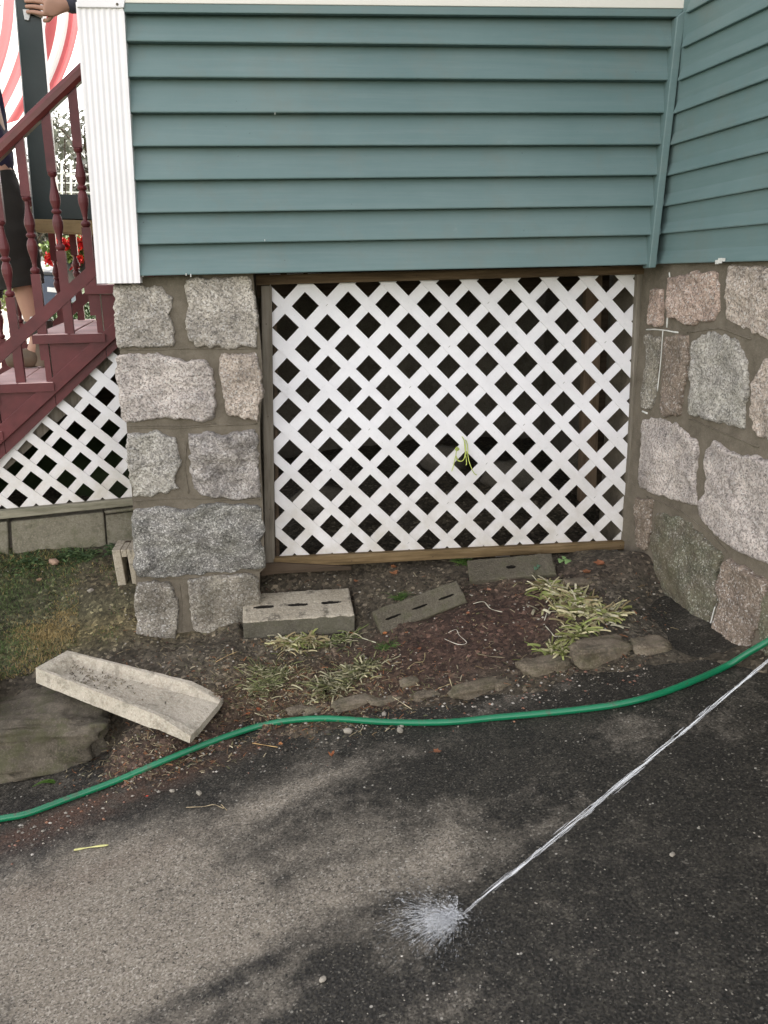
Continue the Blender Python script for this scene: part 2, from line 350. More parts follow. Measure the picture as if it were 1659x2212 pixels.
DRY=[ab(120,2080,.42,.34,0,.95),ab(60,1950,.4,.16,.1,.35),ab(560,1960,.36,.14,.2,.48),ab(760,1800,.22,.10,.3,.40),ab(620,1720,.18,.05,.3,.45),ab(960,1790,.06,.18,-.3,.35),ab(850,1900,.22,.07,.2,.4),
     ab(350,2180,.38,.12,.2,.35),ab(1150,1800,.17,.035,.4,.35),ab(1330,1590,.10,.06,.3,.30),ab(1130,1680,.06,.08,.3,.16),ab(900,2180,.2,.05,0,.18),ab(1120,1500,.22,.05,.25,.36),ab(320,1880,.3,.1,.2,.35),
     ab(500,2115,.20,.03,.30,-.6),ab(700,2080,.12,.04,.1,-.3),ab(600,1830,.06,.03,.3,-.12),ab(700,2180,.12,.03,.2,-.3),ab(1080,1650,.18,.08,.1,-.35),ab(800,1960,.10,.03,.3,-.2),ab(650,1880,.10,.03,.3,-.25),ab(890,1690,.05,.1,0,-.15),ab(1350,1500,.4,.05,.2,-.3)]
DRY+=[ab(700,1690,.30,.10,.2,.24),ab(330,1810,.36,.11,.2,.24),ab(950,1900,.16,.08,.3,.14)]
REDW=[ab(60,1800,.3,.07,.25,.9),ab(260,1720,.25,.05,.25,.7),ab(480,1640,.2,.035,.3,.6),ab(150,1900,.3,.05,.2,.3)]
# driveway
def grid_mesh(xs,ys,fz,fc=None):
    m=MB(); nx=len(xs); m.open=True
    for y in ys:
        for x in xs: m.v.append((x,y,fz(x,y))); m.c.append(fc(x,y) if fc else (1,1,1))
    for j in range(len(ys)-1):
        for i in range(nx-1): a=j*nx+i; m.face(a,a+1,a+1+nx,a+nx)
    return m
def axis(a,b,step,ext):
    c=list(np.arange(a,b+1e-6,step)); 
    return [a-e for e in reversed(ext)]+c+[c[-1]+e for e in ext]
xs=axis(-1.6,2.0,.022,[.3,1,3,8]); ys=axis(-2.2,.25,.022,[.25]); ys=[-9,-5,-3]+ys[1:]
def acol(x,y):
    d=.10+blobs(DRY,x,y); return (min(1.3,max(0,d)),min(1,max(0,blobs(REDW,x,y))),0)
m=grid_mesh(xs,ys,lambda x,y: plane_z(max(-3,min(3,x)),y)+.0025*fbm(x*5,y*5),acol)
tag(m.build('driveway',mt['asphalt'],smooth=True),kind='structure')
# soil bed and lawn ground
def sb(u,v,rx,ry,ro,col,wt): p=hit(u,v); return (p[0],p[1],rx,ry,ro,col,wt)
SC=[sb(960,1400,.32,.13,.1,(.066,.036,.027),1.3),sb(1080,1330,.25,.13,.2,(.068,.038,.028),1.1),sb(700,1480,.3,.1,0,(.085,.056,.036),1.0),sb(350,1640,.3,.09,.3,(.075,.046,.033),1.1),sb(100,1760,.3,.06,.2,(.075,.042,.030),1.0),
    sb(430,1410,.22,.10,0,(.105,.088,.063),1.3),sb(1380,1320,.12,.2,0,(.082,.072,.054),1.5),sb(1300,1230,.2,.05,0,(.07,.052,.038),.6),sb(200,1300,.25,.15,0,(.088,.082,.045),1.0),sb(40,1250,.2,.15,0,(.05,.055,.025),1.2),
    sb(150,1370,.3,.06,0,(.16,.125,.06),1.0),sb(30,1400,.2,.05,0,(.10,.105,.045),1.0),sb(800,1250,.3,.04,0,(.08,.065,.046),1.0),sb(230,1250,.12,.1,0,(.09,.065,.042),.8)]
def scol(x,y):
    t=.15; c=np.array([.08,.066,.046])*.15
    for cx,cy_,rx,ry,ro,col,wt in SC:
        dx=x-cx+.04*nz(x*9,y*9,3); dy=y-cy_+.04*nz(x*9,y*9,7); cc=math.cos(ro); s_=math.sin(ro); a=(dx*cc+dy*s_)/rx; b=(-dx*s_+dy*cc)/ry; w_=wt*math.exp(-(a*a+b*b)); t+=w_; c=c+np.array(col)*w_
    c=c/t*1.28
    return tuple(c)
xs=list(np.arange(-1.75,1.5,.0125)); ys=list(np.arange(-1.35,.56,.0125))+[.65,.8,1.1,1.5,1.9,2.2]
m=grid_mesh(xs,ys,soil_z,scol); tag(m.build('soil_ground',mt['soil'],smooth=True),kind='structure')
# rear ground
yard=simple('bright_ground',(.34,.33,.30),.9,.1,1); lawnm=simple('lawn_ground',(.055,.085,.03),.9,.35,3,.5)
m=MB(); m.open=True
def yz(x,y): return .42+(.93-.42)*min(1,max(0,(y-.6)/1.6)) + .01*fbm(x,y)
XS=[-400,-60,-20,-8,-5,-4,-3,-2.4,-2,-1.76]; YS=[.56,1,1.6,2.2,3,4,6,10,20,60,400]
g=grid_mesh(XS,[-60,-20,-8,-3,-1.3,.0]+YS,lambda x,y:(yz(x,y) if y>=.5 else (.25 if y>-1 else -.1)-.02)); tag(g.build('yard_ground',lawnm),kind='structure')
g=grid_mesh(list(np.arange(-1.76,-.5,.2))+[-.5,2,8,60,400],[2.0]+YS[3:],lambda x,y:yz(x,y)); tag(g.build('rear_lawn',lawnm),kind='structure')
g=grid_mesh([-1.76,-1.4,-1,-.6,-.3],[.5,.8,1.2,1.6,2.0],lambda x,y:yz(x,y)-.004); tag(g.build('side_yard_ground',lawnm),kind='structure')
g=grid_mesh([2.05,8,60,400],[-60,-20,-5,-1,.5,2.0],lambda x,y:.2); tag(g.build('far_side_ground',lawnm),kind='structure')
g=grid_mesh([-400,-100,-20,2.06],[-400,-100,-20,-8.9],lambda x,y:-.45+.0*x); tag(g.build('street_ground',lawnm),kind='structure')
m=MB(); m.open=True   # pale concrete walk beyond the stairs
def walk_pt(u,v,z=.95): return onZ(u,v,z)
m.poly([walk_pt(-40,860),walk_pt(92,860),walk_pt(92,775),walk_pt(76,700),walk_pt(60,668),walk_pt(40,648),walk_pt(-300,648),walk_pt(-400,800)])
conc=simple('pale_walk_concrete',(.62,.56,.48),.9,.08,1.5); tag(m.build('walkway',conc),kind='structure')
# ------------------------------------------------------------------ stones
GS=1.12
def stone_mesh(poly,plane,nrm,proud,amp,seed,mat,parent,name='stone',rough=.011,nseg=150):
    P=[plane(*q) for q in poly]; c=sum(P)/len(P); nrm=np.array(nrm,float)
    L=[np.linalg.norm(P[(i+1)%len(P)]-P[i]) for i in range(len(P))]; T=sum(L); out=[]
    for k in range(nseg):
        s=k/nseg*T; i=0
        while s>L[i]: s-=L[i]; i+=1
        out.append(P[i]+(P[(i+1)%len(P)]-P[i])*s/L[i])
    for _ in range(2): out=[(out[k-1]+2*out[k]+out[(k+1)%nseg])/4 for k in range(nseg)]
    res=[]
    for k,p in enumerate(out):
        d=p-c; d/=np.linalg.norm(d); q=p*1.0; n1=fbm(p[0]*22+seed,p[1]*22,p[2]*22,4)*rough+nz(p[0]*120+seed,p[1]*120,p[2]*120)*.0035
        res.append(p+d*n1)
    ts=[1.03,1.0,.985,.96,.92,.87,.81,.74,.67,.6,.53,.46,.39,.32,.25,.18,.12,.06]
    m=MB(); ring=[]
    for t in ts:
        pts=[]
        for p in res:
            q=c+(p-c)*min(t,1.0)*1.015
            e=min(1,(1-t)/.06) if t<=1 else -1
            h=(-.03 if t>1 else proud*(.3+.7*math.sin(e*math.pi/2))) 
            if t<=1: h+=amp*1.45*fbm(q[0]*7+seed,q[1]*7,q[2]*7,6)*min(1,e*1.5+.15)+.0025*nz(q[0]*90,q[1]*90,q[2]*90+seed)+.5*amp*abs(nz(q[0]*19,q[1]*19+seed,q[2]*19))*min(1,e*2)
            pts.append(q+nrm*max(h,-.03 if t>1 else .001))
        ring.append(m.add(pts))
    cc=m.add([c+nrm*(proud+amp*fbm(c[0]*8+seed,c[1]*8,c[2]*8,5))])
    for i in range(len(ring)-1):
        for k in range(nseg): k2=(k+1)%nseg; m.face(ring[i]+k,ring[i]+k2,ring[i+1]+k2,ring[i+1]+k)
    for k in range(nseg): m.face(ring[-1]+k,ring[-1]+(k+1)%nseg,cc)
    return m.build(name,mat,parent,smooth=True)
G=dict(a=granite('pinkish_granite',(.36,.325,.28)),b=granite('warm_granite',(.40,.335,.28)),c=granite('greenish_granite',(.345,.32,.285),0,.15),d=granite('dark_mottled_granite',(.32,.29,.265),.6),
       e=granite('blue_gray_granite',(.215,.203,.185),.8,.2,fine=1.2),f=granite('dirty_granite',(.25,.225,.19),.3,.2,.25),g=granite('rosy_granite',(.40,.30,.245),0,0,.05),h=granite('pale_granite',(.42,.37,.335)),
       i=granite('mossy_granite',(.16,.15,.115),.2,.8,.55),j=granite('brown_granite',(.24,.19,.15),.1,0,.35))
def Z(p): return [(x*.3906+216,y*.3906+561.6) for x,y in p]
PF=lambda u,v:onY(u,v,0.0)
pier=thing('stone_pier',(-.35,.15,.25),'gray granite block pier under the left end of the teal siding','stone pier')
m=MB(); out=[(246,600),(248,640),(258,745),(262,800),(272,900),(280,1000),(287,1090),(292,1230),(299,1330),(301,1420),(562,1420),(560,1330),(561,1237),(571,1228),(570,1160),(567,1080),(563,1000),(561,920),(566,850),(567,800),(563,745),(557,680),(550,640),(546,590)]
# mortar as a relief sheet clipped to the outline, with thickness
fr=[PF(u,v) for u,v in out]
m.prism(fr,(0,.34,0)); pm=m.build('mortar',mt['mortar'],pier)
PST=[('a',[(80,140),(330,150),(360,190),(390,200),(395,280),(395,340),(410,380),(410,470),(250,480),(110,480),(85,400)]),
('a',[(480,110),(640,100),(830,95),(850,170),(870,300),(865,400),(860,480),(700,485),(540,480),(490,440),(485,330),(490,240),(475,170)]),
('h',[(100,530),(240,515),(430,540),(480,570),(520,545),(600,560),(620,640),(635,740),(640,870),(560,885),(420,880),(260,885),(140,900),(105,760)]),
('b',[(660,560),(690,530),(800,515),(860,520),(885,590),(895,700),(885,800),(870,885),(780,865),(700,855),(690,760),(665,680)]),
('c',[(155,960),(330,950),(420,990),(440,1060),(440,1160),(415,1230),(445,1270),(330,1290),(190,1310),(165,1230),(155,1100)]),
('d',[(490,960),(620,950),(680,975),(760,945),(865,930),(875,1100),(885,1310),(740,1315),(600,1300),(540,1290),(500,1160),(505,1050)]),
('e',[(180,1380),(350,1360),(480,1380),(560,1350),(720,1345),(890,1360),(900,1500),(910,1700),(700,1720),(480,1740),(280,1750),(205,1745),(185,1550)]),
('f',[(205,1780),(330,1775),(400,1790),(425,1870),(430,1960),(420,2080),(240,2090),(200,2060),(195,1900)]),
('f',[(490,1770),(650,1745),(870,1735),(880,1900),(880,2060),(700,2070),(600,2070),(520,2050),(495,1920),(500,1850)])]
for k,(g,p) in enumerate(PST):
    stone_mesh(Z(p),PF,(0,-1,0),.014 if g!='e' else .018,.011 if g not in 'ed' else .020,k*7.3,G[g],pier)
def ridge(px,plane,nrm,mat,parent,r=.0035,name='joint_line',wob=.003):
    pts=[]
    for (a,b) in zip(px[:-1],px[1:]):
        A_=plane(*a);B_=plane(*b)
        for t in np.linspace(0,1,8,endpoint=False): 
            q=lerp(A_,B_,t); pts.append(q+np.array([0,0,wob*nz(q[0]*15,q[1]*15,q[2]*15)])+np.array(nrm)*.001)
    pts.append(plane(*px[-1])+np.array(nrm)*.001)
    m=MB(); m.tube(pts,[r*(.6+.6*abs(nz(i*.3,7))) for i in range(len(pts))],6); return m.build(name,mat,parent,smooth=True)
for ln in [[(105,492),(300,500),(480,488),(620,492),(870,490)],[(150,925),(400,932),(640,915),(870,905)],[(190,1330),(480,1318),(700,1325),(885,1325)],[(205,1765),(420,1765),(700,1735),(880,1718)],[(478,1010),(470,1150),(490,1290)],[(440,1790),(452,1900),(450,2050)],[(150,915),(420,918),(640,905)]]:
    ridge(Z(ln),PF,(0,-1,0),mt['mortar'],pier)
# right foundation wall
TH=R_(5.1); D2=np.array([math.sin(TH),-math.cos(TH),0]); N2=np.array([-math.cos(TH),-math.sin(TH),0])
PC=onY(1410,577,-.02)
PW0=PC+np.array([.03,0,0])   # stone face set a little behind the siding
PW=lambda u,v: onp(u,v,PW0,N2)
fw=thing('foundation_wall',(1.4,-.5,.3),'rough granite rubble foundation wall under the right hand siding','stone wall')
m=MB(); a=PW0-D2*.35; b=PW0+D2*2.4
m.hexa([np.array([*(q[:2]),z]) for z in (-.1,1.55) for q in (a,b,b-N2*.3,a-N2*.3)]); m.build('mortar',mt['mortar'],fw)
def ZR(p): return [(x*.4297+1296,y*.4297+518.4) for x,y in p]
RST=[('g',[(355,190),(500,165),(600,160),(605,250),(610,340),(575,400),(450,420),(360,390),(345,300)]),
('g',[(265,240),(320,240),(325,330),(320,420),(255,430),(250,330)]),
('b',[(660,130),(845,130),(1000,150),(1000,420),(845,500),(760,450),(640,400),(650,250)]),
('j',[(330,490),(450,480),(450,600),(430,750),(410,890),(330,880),(310,780),(320,620)]),
('f',[(240,480),(310,480),(300,600),(290,760),(260,860),(225,850),(230,650)]),
('c',[(480,510),(565,465),(700,510),(745,600),(745,750),(725,940),(620,925),(540,890),(455,875),(460,700)]),
('b',[(835,600),(1000,640),(1050,1000),(845,1010),(780,960),(780,720)]),
('h',[(215,900),(350,910),(440,970),(490,1010),(495,1120),(485,1180),(490,1330),(400,1310),(260,1270),(200,1240)]),
('h',[(570,1005),(640,1050),(700,1080),(845,1110),(950,1150),(1000,1660),(840,1620),(720,1570),(600,1480),(510,1380),(540,1230),(525,1100)]),
('j',[(195,1300),(270,1310),(260,1480),(240,1560),(180,1540)]),
('i',[(300,1370),(430,1410),(500,1470),(560,1530),(620,1580),(600,1700),(590,1800),(540,1920),(400,1880),(280,1700),(265,1500)]),
('j',[(640,1600),(720,1640),(820,1690),(845,1720),(840,1830),(790,1950),(740,2090),(620,2110),(575,1980),(600,1850),(600,1700)]),
('i',[(860,1740),(1000,1820),(1000,2100),(860,2080),(820,1960)])]
for k,(g,p) in enumerate(RST): stone_mesh(ZR(p),PW,N2,.012,.012,k*5.1+90,G[g],fw,rough=.012)
whitep=simple('old_white_pointing',(.62,.62,.58),.7,.2,40,.4)
for ln,r in [([(350,165),(358,230),(345,330),(338,440)],.0045),([(235,448),(300,450),(395,465)],.004),([(318,455),(308,600),(290,760)],.003),([(598,1790),(575,1860),(555,1940)],.004),([(215,860),(240,872)],.006)]:
    ridge(ZR(ln),PW,N2,whitep,fw,r,'white_pointing_line')
for ln in [[(440,465),(600,440),(760,500)],[(450,900),(600,960),(800,1040)],[(240,1290),(420,1370),(560,1480),(640,1570)]]: ridge(ZR(ln),PW,N2,mt['mortar'],fw,.004)
# ------------------------------------------------------------------ porch siding wall
porch=thing('porch_wall',(.4,.1,1.5),'teal clapboard porch wall over the white lattice panel','porch')
LY=[25,95,171,247,319,391.5,461.5,529,596]; LXl=lambda y:262+(y)*.0656
RYl=[35,106.6,178,247.4,315,380,445.6,508,571.5]; RXl=lambda y:1463-(y-37)*.1125
YS_=-.03
def course(P0,P1,Q0,Q1,n,m,th=.034):
    # P: bottom-edge left/right, Q: top edge; n outward normal. clapboard profile leaning in at its top
    n=np.array(n,float); N=24
    A_=[];
    for i in range(N+1):
        t=i/N; b=lerp(P0,P1,t); q=lerp(Q0,Q1,t); w1=.0012*nz(b[0]*3,b[2]*40,b[1]*3); w2=.0008*nz(b[0]*2+9,b[2]*40)
        A_.append((b-n*.012, b+n*(th-.001+w1)-np.array([0,0,.0]), b+n*(th+w1)+np.array([0,0,.003]), lerp(b,q,.5)+n*(th*.5+w2), q+n*.001))
    ids=[m.add(a) for a in A_]
    for i in range(N):
        for k in range(4): m.face(ids[i]+k,ids[i+1]+k,ids[i+1]+k+1,ids[i]+k+1)
for k in range(8):
    bl=onY(LXl(LY[k+1])-2,LY[k+1],YS_); br=onY(RXl(RYl[k+1])+8,RYl[k+1],YS_); tl=onY(LXl(LY[k])-2,LY[k],YS_); tr=onY(RXl(RYl[k])+8,RYl[k],YS_)
    m=MB(); m.open=True; course(bl,br,tl,tr,(0,-1,0),m); m.build('siding_course',mt['teal'],porch)
m=MB(); # sheathing behind
bl=onY(214,596,YS_);br=onY(1412,571,YS_);tl=onY(175,0,YS_);tr=onY(1478,0,YS_)
m.hexa([bl+[0,.006,.004],br+[0,.006,.004],br+[0,.10,.004],bl+[0,.10,.004],tl+[0,.006,.5],tr+[0,.006,.5],tr+[0,.10,.5],tl+[0,.10,.5]]); m.build('sheathing',mt['wood_dark'],porch)
m=MB(); a=onY(262,6.5,YS_-.040);b=onY(1480,19,YS_-.040);c=onY(1464,36,YS_-.040);d=onY(266,26,YS_-.040)
m.prism([a,b,c,d],(0,.02,0)); m.build('top_channel',mt['teal'],porch,bevel=.002)
m=MB(); a=onY(150,-120,YS_-.042);b=onY(1500,-110,YS_-.042);c=onY(1484,18.2,YS_-.042);d=onY(240,5.8,YS_-.042)
m.prism([a,b,c,d],(0,.06,0)); m.build('rail_cap',mt['cream'],porch,bevel=.002)
m=MB(); a=onY(1463,36,YS_-.052);b=onY(1482,20,YS_-.052);c=onY(1417,578,YS_-.052);d=onY(1402,579,YS_-.052)
m.prism([a,b,c,d],(0,.055,0)); m.build('corner_strip',mt['teal'],porch,bevel=.003)
# fluted corner post
YF=-.070
def fl(y): return (164+(y-12)*.0757, 267+(y-6)*.0595)
m=MB(); NP=64; rows=[]
for v in (4,300,611.5):
    xl,xr=fl(v); pts=[]
    for i in range(NP+1):
        t=i/NP; dep=0
        if .05<t<.93: dep=.0028*(.5-.5*math.cos((t-.05)/.88*7*2*math.pi))
        p=onY(lerp(xl,xr,t),v+(1.0 if v>600 else 0)*(1-t),YF); pts.append(p+np.array([0,dep,0]))
    l=onY(xl,v,YF); r=onY(xr,v,YF)
    pts=[l+np.array([0,.12,0])]+pts+[r+np.array([0,.05,0])]; rows.append(m.add(pts))
for j in range(2):
    for i in range(NP+2): m.face(rows[j]+i,rows[j]+i+1,rows[j+1]+i+1,rows[j+1]+i)
m.open=True; m.build('fluted_corner_post',mt['fluted'],porch)
m=MB(); m.prism([onY(188-22,-60,YF-.006),onY(267,-60,YF-.006),onY(269,6,YF-.006),onY(267.5,16.5,YF-.006),onY(166,15.5,YF-.006)],(0,.05,0)); m.build('post_cap',mt['fluted'],porch,bevel=.002)
for i,(u,v,r) in enumerate([(253,9,.004)]):
    m=MB(); p=onY(u,v,YF-.007); m.lathe(p,[(0,r),(.002,r*.8),(.003,0)],10,(0,-1,0)); m.build('screw',mt['wood_gray'],porch)
# small chips on the siding
chipm=simple('pale_chip',(.6,.6,.56),.6,.2,40)
m=MB()
for u,v,s in [(594,245.5,.003),(572,519,.003),(402,593,.004),(412,595,.005)]:
    p=onY(u,v,YS_-.0355); m.box(p,(s*.3,.001,s),None)
for u,v,s in [(1558,563,.013),(1551,566,.010),(1566,561,.008)]:
    p=onp(u,v,PC,N2); m.box(p+N2*.004,(.0015,s*.8,s*.6),None)
m.build('paint_chips',chipm,porch)
m=MB()
for u,v,s in [(335,515,.004),(358,514,.004),(352,520,.006),(345,522,.004),(310,480,.002)]:
    p=onY(u,v,YS_-.022); m.box(p,(s*.9,.001,s*.4),None)
m.build('scuff_marks',simple('brown_scuff',(.05,.045,.035),.9),porch)
# porch body: deck, back wall, roof
m=MB(); m.box((.40,1.15,1.62),(.95,1.02,.05)); m.build('deck',mt['wood_dark'],porch)
m=MB(); 
for y in (.6,1.1,1.6): m.box((.40,y,1.50),(.93,.02,.068))
m.build('joist',mt['wood_dark'],porch)
m=MB(); m.box((.70,1.9,.85),(1.0,.06,.40)); m.box((.78,1.9,1.41),(.92,.059,.16)); m.box((1.62,1.0,.7),(.1,1.0,1.0)); m.build('rear_foundation',mt['darkwall'],porch)
# house wing on the right
hw=thing('house_wall',(1.6,-.8,1.5),'teal clapboard house wall on the right above the rubble foundation','house')
cyx=[((1500+x/3.16)*.864,y*.2734) for x,y in [(680,105),(645,380),(615,640),(580,900),(548,1150),(510,1395),(485,1635),(455,1850),(435,2085)]]
ryx=[-250*.2734,50*.2734,340*.2734,622*.2734,915*.2734,1197*.2734,1482*.2734,1765*.2734,2060*.2734]
PS=lambda u,v: onp(u,v,PC,N2)
Cz=[PS(u,v) for u,v in cyx]; Rz=[PS(1659,y) for y in ryx]
st=Cz[0]-Cz[1]; st2=Rz[0]-Rz[1]
for k in range(3): Cz.insert(0,Cz[0]+np.array([0.002,-.012,.105])); Rz.insert(0,Rz[0]+np.array([0,0,.105]))
def ext(a,b,s=3.2): return a+(b-a)*s
for k in range(len(Cz)-1):
    a0=Cz[k+1]; b0=ext(Cz[k+1],Rz[k+1]); a1=Cz[k]; b1=ext(Cz[k],Rz[k])
    a0,b0,a1,b1=[q_-N2*.032 for q_ in (a0,b0,a1,b1)]
    m=MB(); m.open=True; course(a0,b0,a1,b1,N2,m); m.build('siding_course',mt['teal'],hw)
a=PC-D2*.1; b=PC+D2*2.3
m=MB(); m.hexa([np.array([*(q[:2]),z]) for z in (1.545,6.0) for q in (a-N2*.012,b-N2*.012,b-N2*2.5,a-N2*2.5)]); m.build('wall_body',mt['teal'],hw)
m=MB(); m.box((4.4,3.0,3.3),(3.9,1.0,3.0)); 
m.build('rear_wall_body',mt['teal'],hw)
m=MB(); m.box((2.9,2.9,6.9),(5.0,2.6,.25)); m.build('roof',mt['wood_dark'],hw)
# ------------------------------------------------------------------ framed lattice panel
YL=.13
lp=thing('lattice_panel',(.65,YL,.45),'large white diamond lattice panel in a weathered wood frame beneath the porch siding','lattice panel')
def zc(x,y): return (x*.3126+553,y*.3126+561.6)
Lc=[onY(*zc(345,320),YL),onY(*zc(2552,280),YL),onY(*zc(2452,1878),YL),onY(*zc(397,1978),YL)]
def LP(i,j):
    s=i/8; t=(j-.5)/6; return (Lc[0]*(1-s)+Lc[1]*s)*(1-t)+(Lc[3]*(1-s)+Lc[2]*s)*t
def clip(poly,reg):
    out=poly
    for k in range(len(reg)):
        a=reg[k];b=reg[(k+1)%len(reg)]; ins=lambda p:(b[0]-a[0])*(p[1]-a[1])-(b[1]-a[1])*(p[0]-a[0])>=0
        new=[]
        for i in range(len(out)):
            p=out[i];q=out[(i+1)%len(out)]; ip,iq=ins(p),ins(q)
            if ip: new.append(p)
            if ip!=iq:
                d1=(b[0]-a[0])*(p[1]-a[1])-(b[1]-a[1])*(p[0]-a[0]); d2=(b[0]-a[0])*(q[1]-a[1])-(b[1]-a[1])*(q[0]-a[0]); t=d1/(d1-d2)
                new.append((p[0]+(q[0]-p[0])*t,p[1]+(q[1]-p[1])*t))
        out=new
        if not out: break
    return out
def lattice(m,LPf,reg,kmin,kmax,n,off=.5,w=.18,th=.0055):
    n=np.array(n,float)
    for k in range(kmin,kmax):
        for sgn in (1,-1):
            if sgn==1:  # i-j=k  front layer
                c0=(k-30,-30);c1=(k+30,30); du=w
            else: c0=(k+30,-30);c1=(k-30,30)
            wj=w*(1+.09*math.sin(k*3.1+sgn)); c0=(c0[0]+.03*math.sin(k*5.3+sgn),c0[1]); c1=(c1[0]+.03*math.sin(k*7.7),c1[1])
            poly=[(c0[0]-wj,c0[1]),(c0[0]+wj,c0[1]),(c1[0]+wj,c1[1]),(c1[0]-wj,c1[1])]
            poly=clip(poly,reg)
            if len(poly)<3: continue
            o=n*(th+.0004 if sgn==1 else 0)
            m.prism([LPf(*p)+o for p in poly],-n*th)
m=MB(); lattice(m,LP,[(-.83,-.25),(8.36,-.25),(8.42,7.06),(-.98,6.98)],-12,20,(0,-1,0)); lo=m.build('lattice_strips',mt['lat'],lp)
def board(q,y,th,mat,name,par,bev=.003):
    m=MB(); m.prism([onY(u,v,y) for u,v in q],(0,th,0)); return m.build(name,mat,par,bevel=bev)
board([(553,594),(1408,573),(1410,592),(553,616)],YL-.035,.03,mt['wood_brown'],'top_board',lp)
board([(564,617),(587,617),(594,1216),(573,1220)],YL-.030,.028,mt['wood_gray'],'left_board',lp)
board([(588,622),(597,622),(604,1206),(595,1210)],YL+.008,.02,mt['wood_dark'],'inner_board',lp)
board([(1377,592),(1399,591),(1369,1187),(1351,1188)],YL-.030,.028,mt['wood_gray'],'right_board',lp)
board([(589,1206),(1351,1169.5),(1353,1187),(589,1229)],YL-.030,.026,mt['wood_tan_old'],'bottom_board',lp)
# black gap left of frame is the open crawlspace; studs behind
st=thing('support_stud',(1.2,.3,.4),'brown upright timber seen through the right side of the lattice','timber post')
m=MB(); m.prism([onY(1268,560,.32),onY(1303,560,.32),onY(1288,1085,.32),onY(1253,1085,.32)],(0,.04,0)); m.build('stud',mt['wood_stud'],st,bevel=.003)
m=MB(); m.prism([onY(1303,560,.36),onY(1318,560,.36),onY(1300,1085,.36),onY(1288,1085,.36)],(0,.04,0)); m.build('side_strip',mt['wood_dark'],st)
st=thing('support_stud',(1.4,.25,.4),'reddish brown timber behind the lattice against the right frame board','timber post')
m=MB(); m.prism([onY(1366,560,.2),onY(1392,560,.2),onY(1372,1100,.2),onY(1350,1100,.2)],(0,.03,0)); m.build('stud',mt['wood_stud'],st,bevel=.003)
sp=thing('sill_timber',(0,.1,.35),'dark old sill timber lying under the bottom left corner of the lattice frame','timber')
m=MB(); m.prism([onY(562,1218,.09),onY(600,1216,.09),onY(760,1224,.09),onY(760,1232,.09),onY(600,1240,.09),onY(562,1246,.09)],(0,.05,0)); m.build('timber',mt['wood_dark'],sp,bevel=.004)
# stones in the crawlspace seen through the openings
for i,(u,v,y,s,lb) in enumerate([(960,990,1.0,.09,'gray rubble stone glimpsed behind the lattice centre'),(1100,1120,.7,.10,'dark rubble stone behind the lower right lattice'),(1290,1010,.9,.11,'large dark stone behind the right lattice timber'),(690,1135,.7,.09,'flat dark stone behind the lower left lattice')]):
    p=onY(u,v,y); z0=soil_z(p[0],y)
    m=MB(); 
    bmz=bmesh.new(); bmesh.ops.create_icosphere(bmz,subdivisions=3,radius=s)
    bi=m.add([np.array(q.co)*(1.3,.8,.8)*(1+.3*nz(*(np.array(q.co)*14+i)))+np.array([p[0],y,z0+s*.4]) for q in bmz.verts])
    for f in bmz.faces: m.face(*[bi+q.index for q in f.verts])
    bmz.free(); o=m.build('rubble_stone',mt['darkwall'],smooth=True); tag(o,lb,'stone')
# twine on the lattice
twm=simple('yellow_green_twine',(.50,.58,.14),.6,.15,30)
tw=MB()
def twl(px,r=.0017,y=YL-.018):
    pts=[onY(*p,y+.006*math.sin(i*1.7)) for i,p in enumerate(px)]
    sm=[]
    for i in range(len(pts)-1):
        p0=pts[max(0,i-1)];p1=pts[i];p2=pts[i+1];p3=pts[min(len(pts)-1,i+2)]
        for t in np.linspace(0,1,6,endpoint=False): sm.append(.5*((2*p1)+(-p0+p2)*t+(2*p0-5*p1+4*p2-p3)*t*t+(-p0+3*p1-3*p2+p3)*t**3))
    sm.append(pts[-1]); tw.tube(sm,r,6)
twl([(998,943),(1003,952),(1006,968),(1004,985),(1000,995),(990,996),(985,985),(987,968)])
twl([(1006,950),(1010,962),(1011,985),(1016,1005),(1024,1022),(1030,1026)]); twl([(1003,950),(1005,975),(1008,1000),(1006,1005)]); twl([(985,985),(990,994),(997,996),(1003,990),(1009,975)])
twl([(986,966),(991,970),(986,973),(984,968)],.003); twl([(984,985),(981,1000),(976,1018)])
tag(tw.build('twine',twm,smooth=True),'yellow green twine knotted through the white lattice','twine')
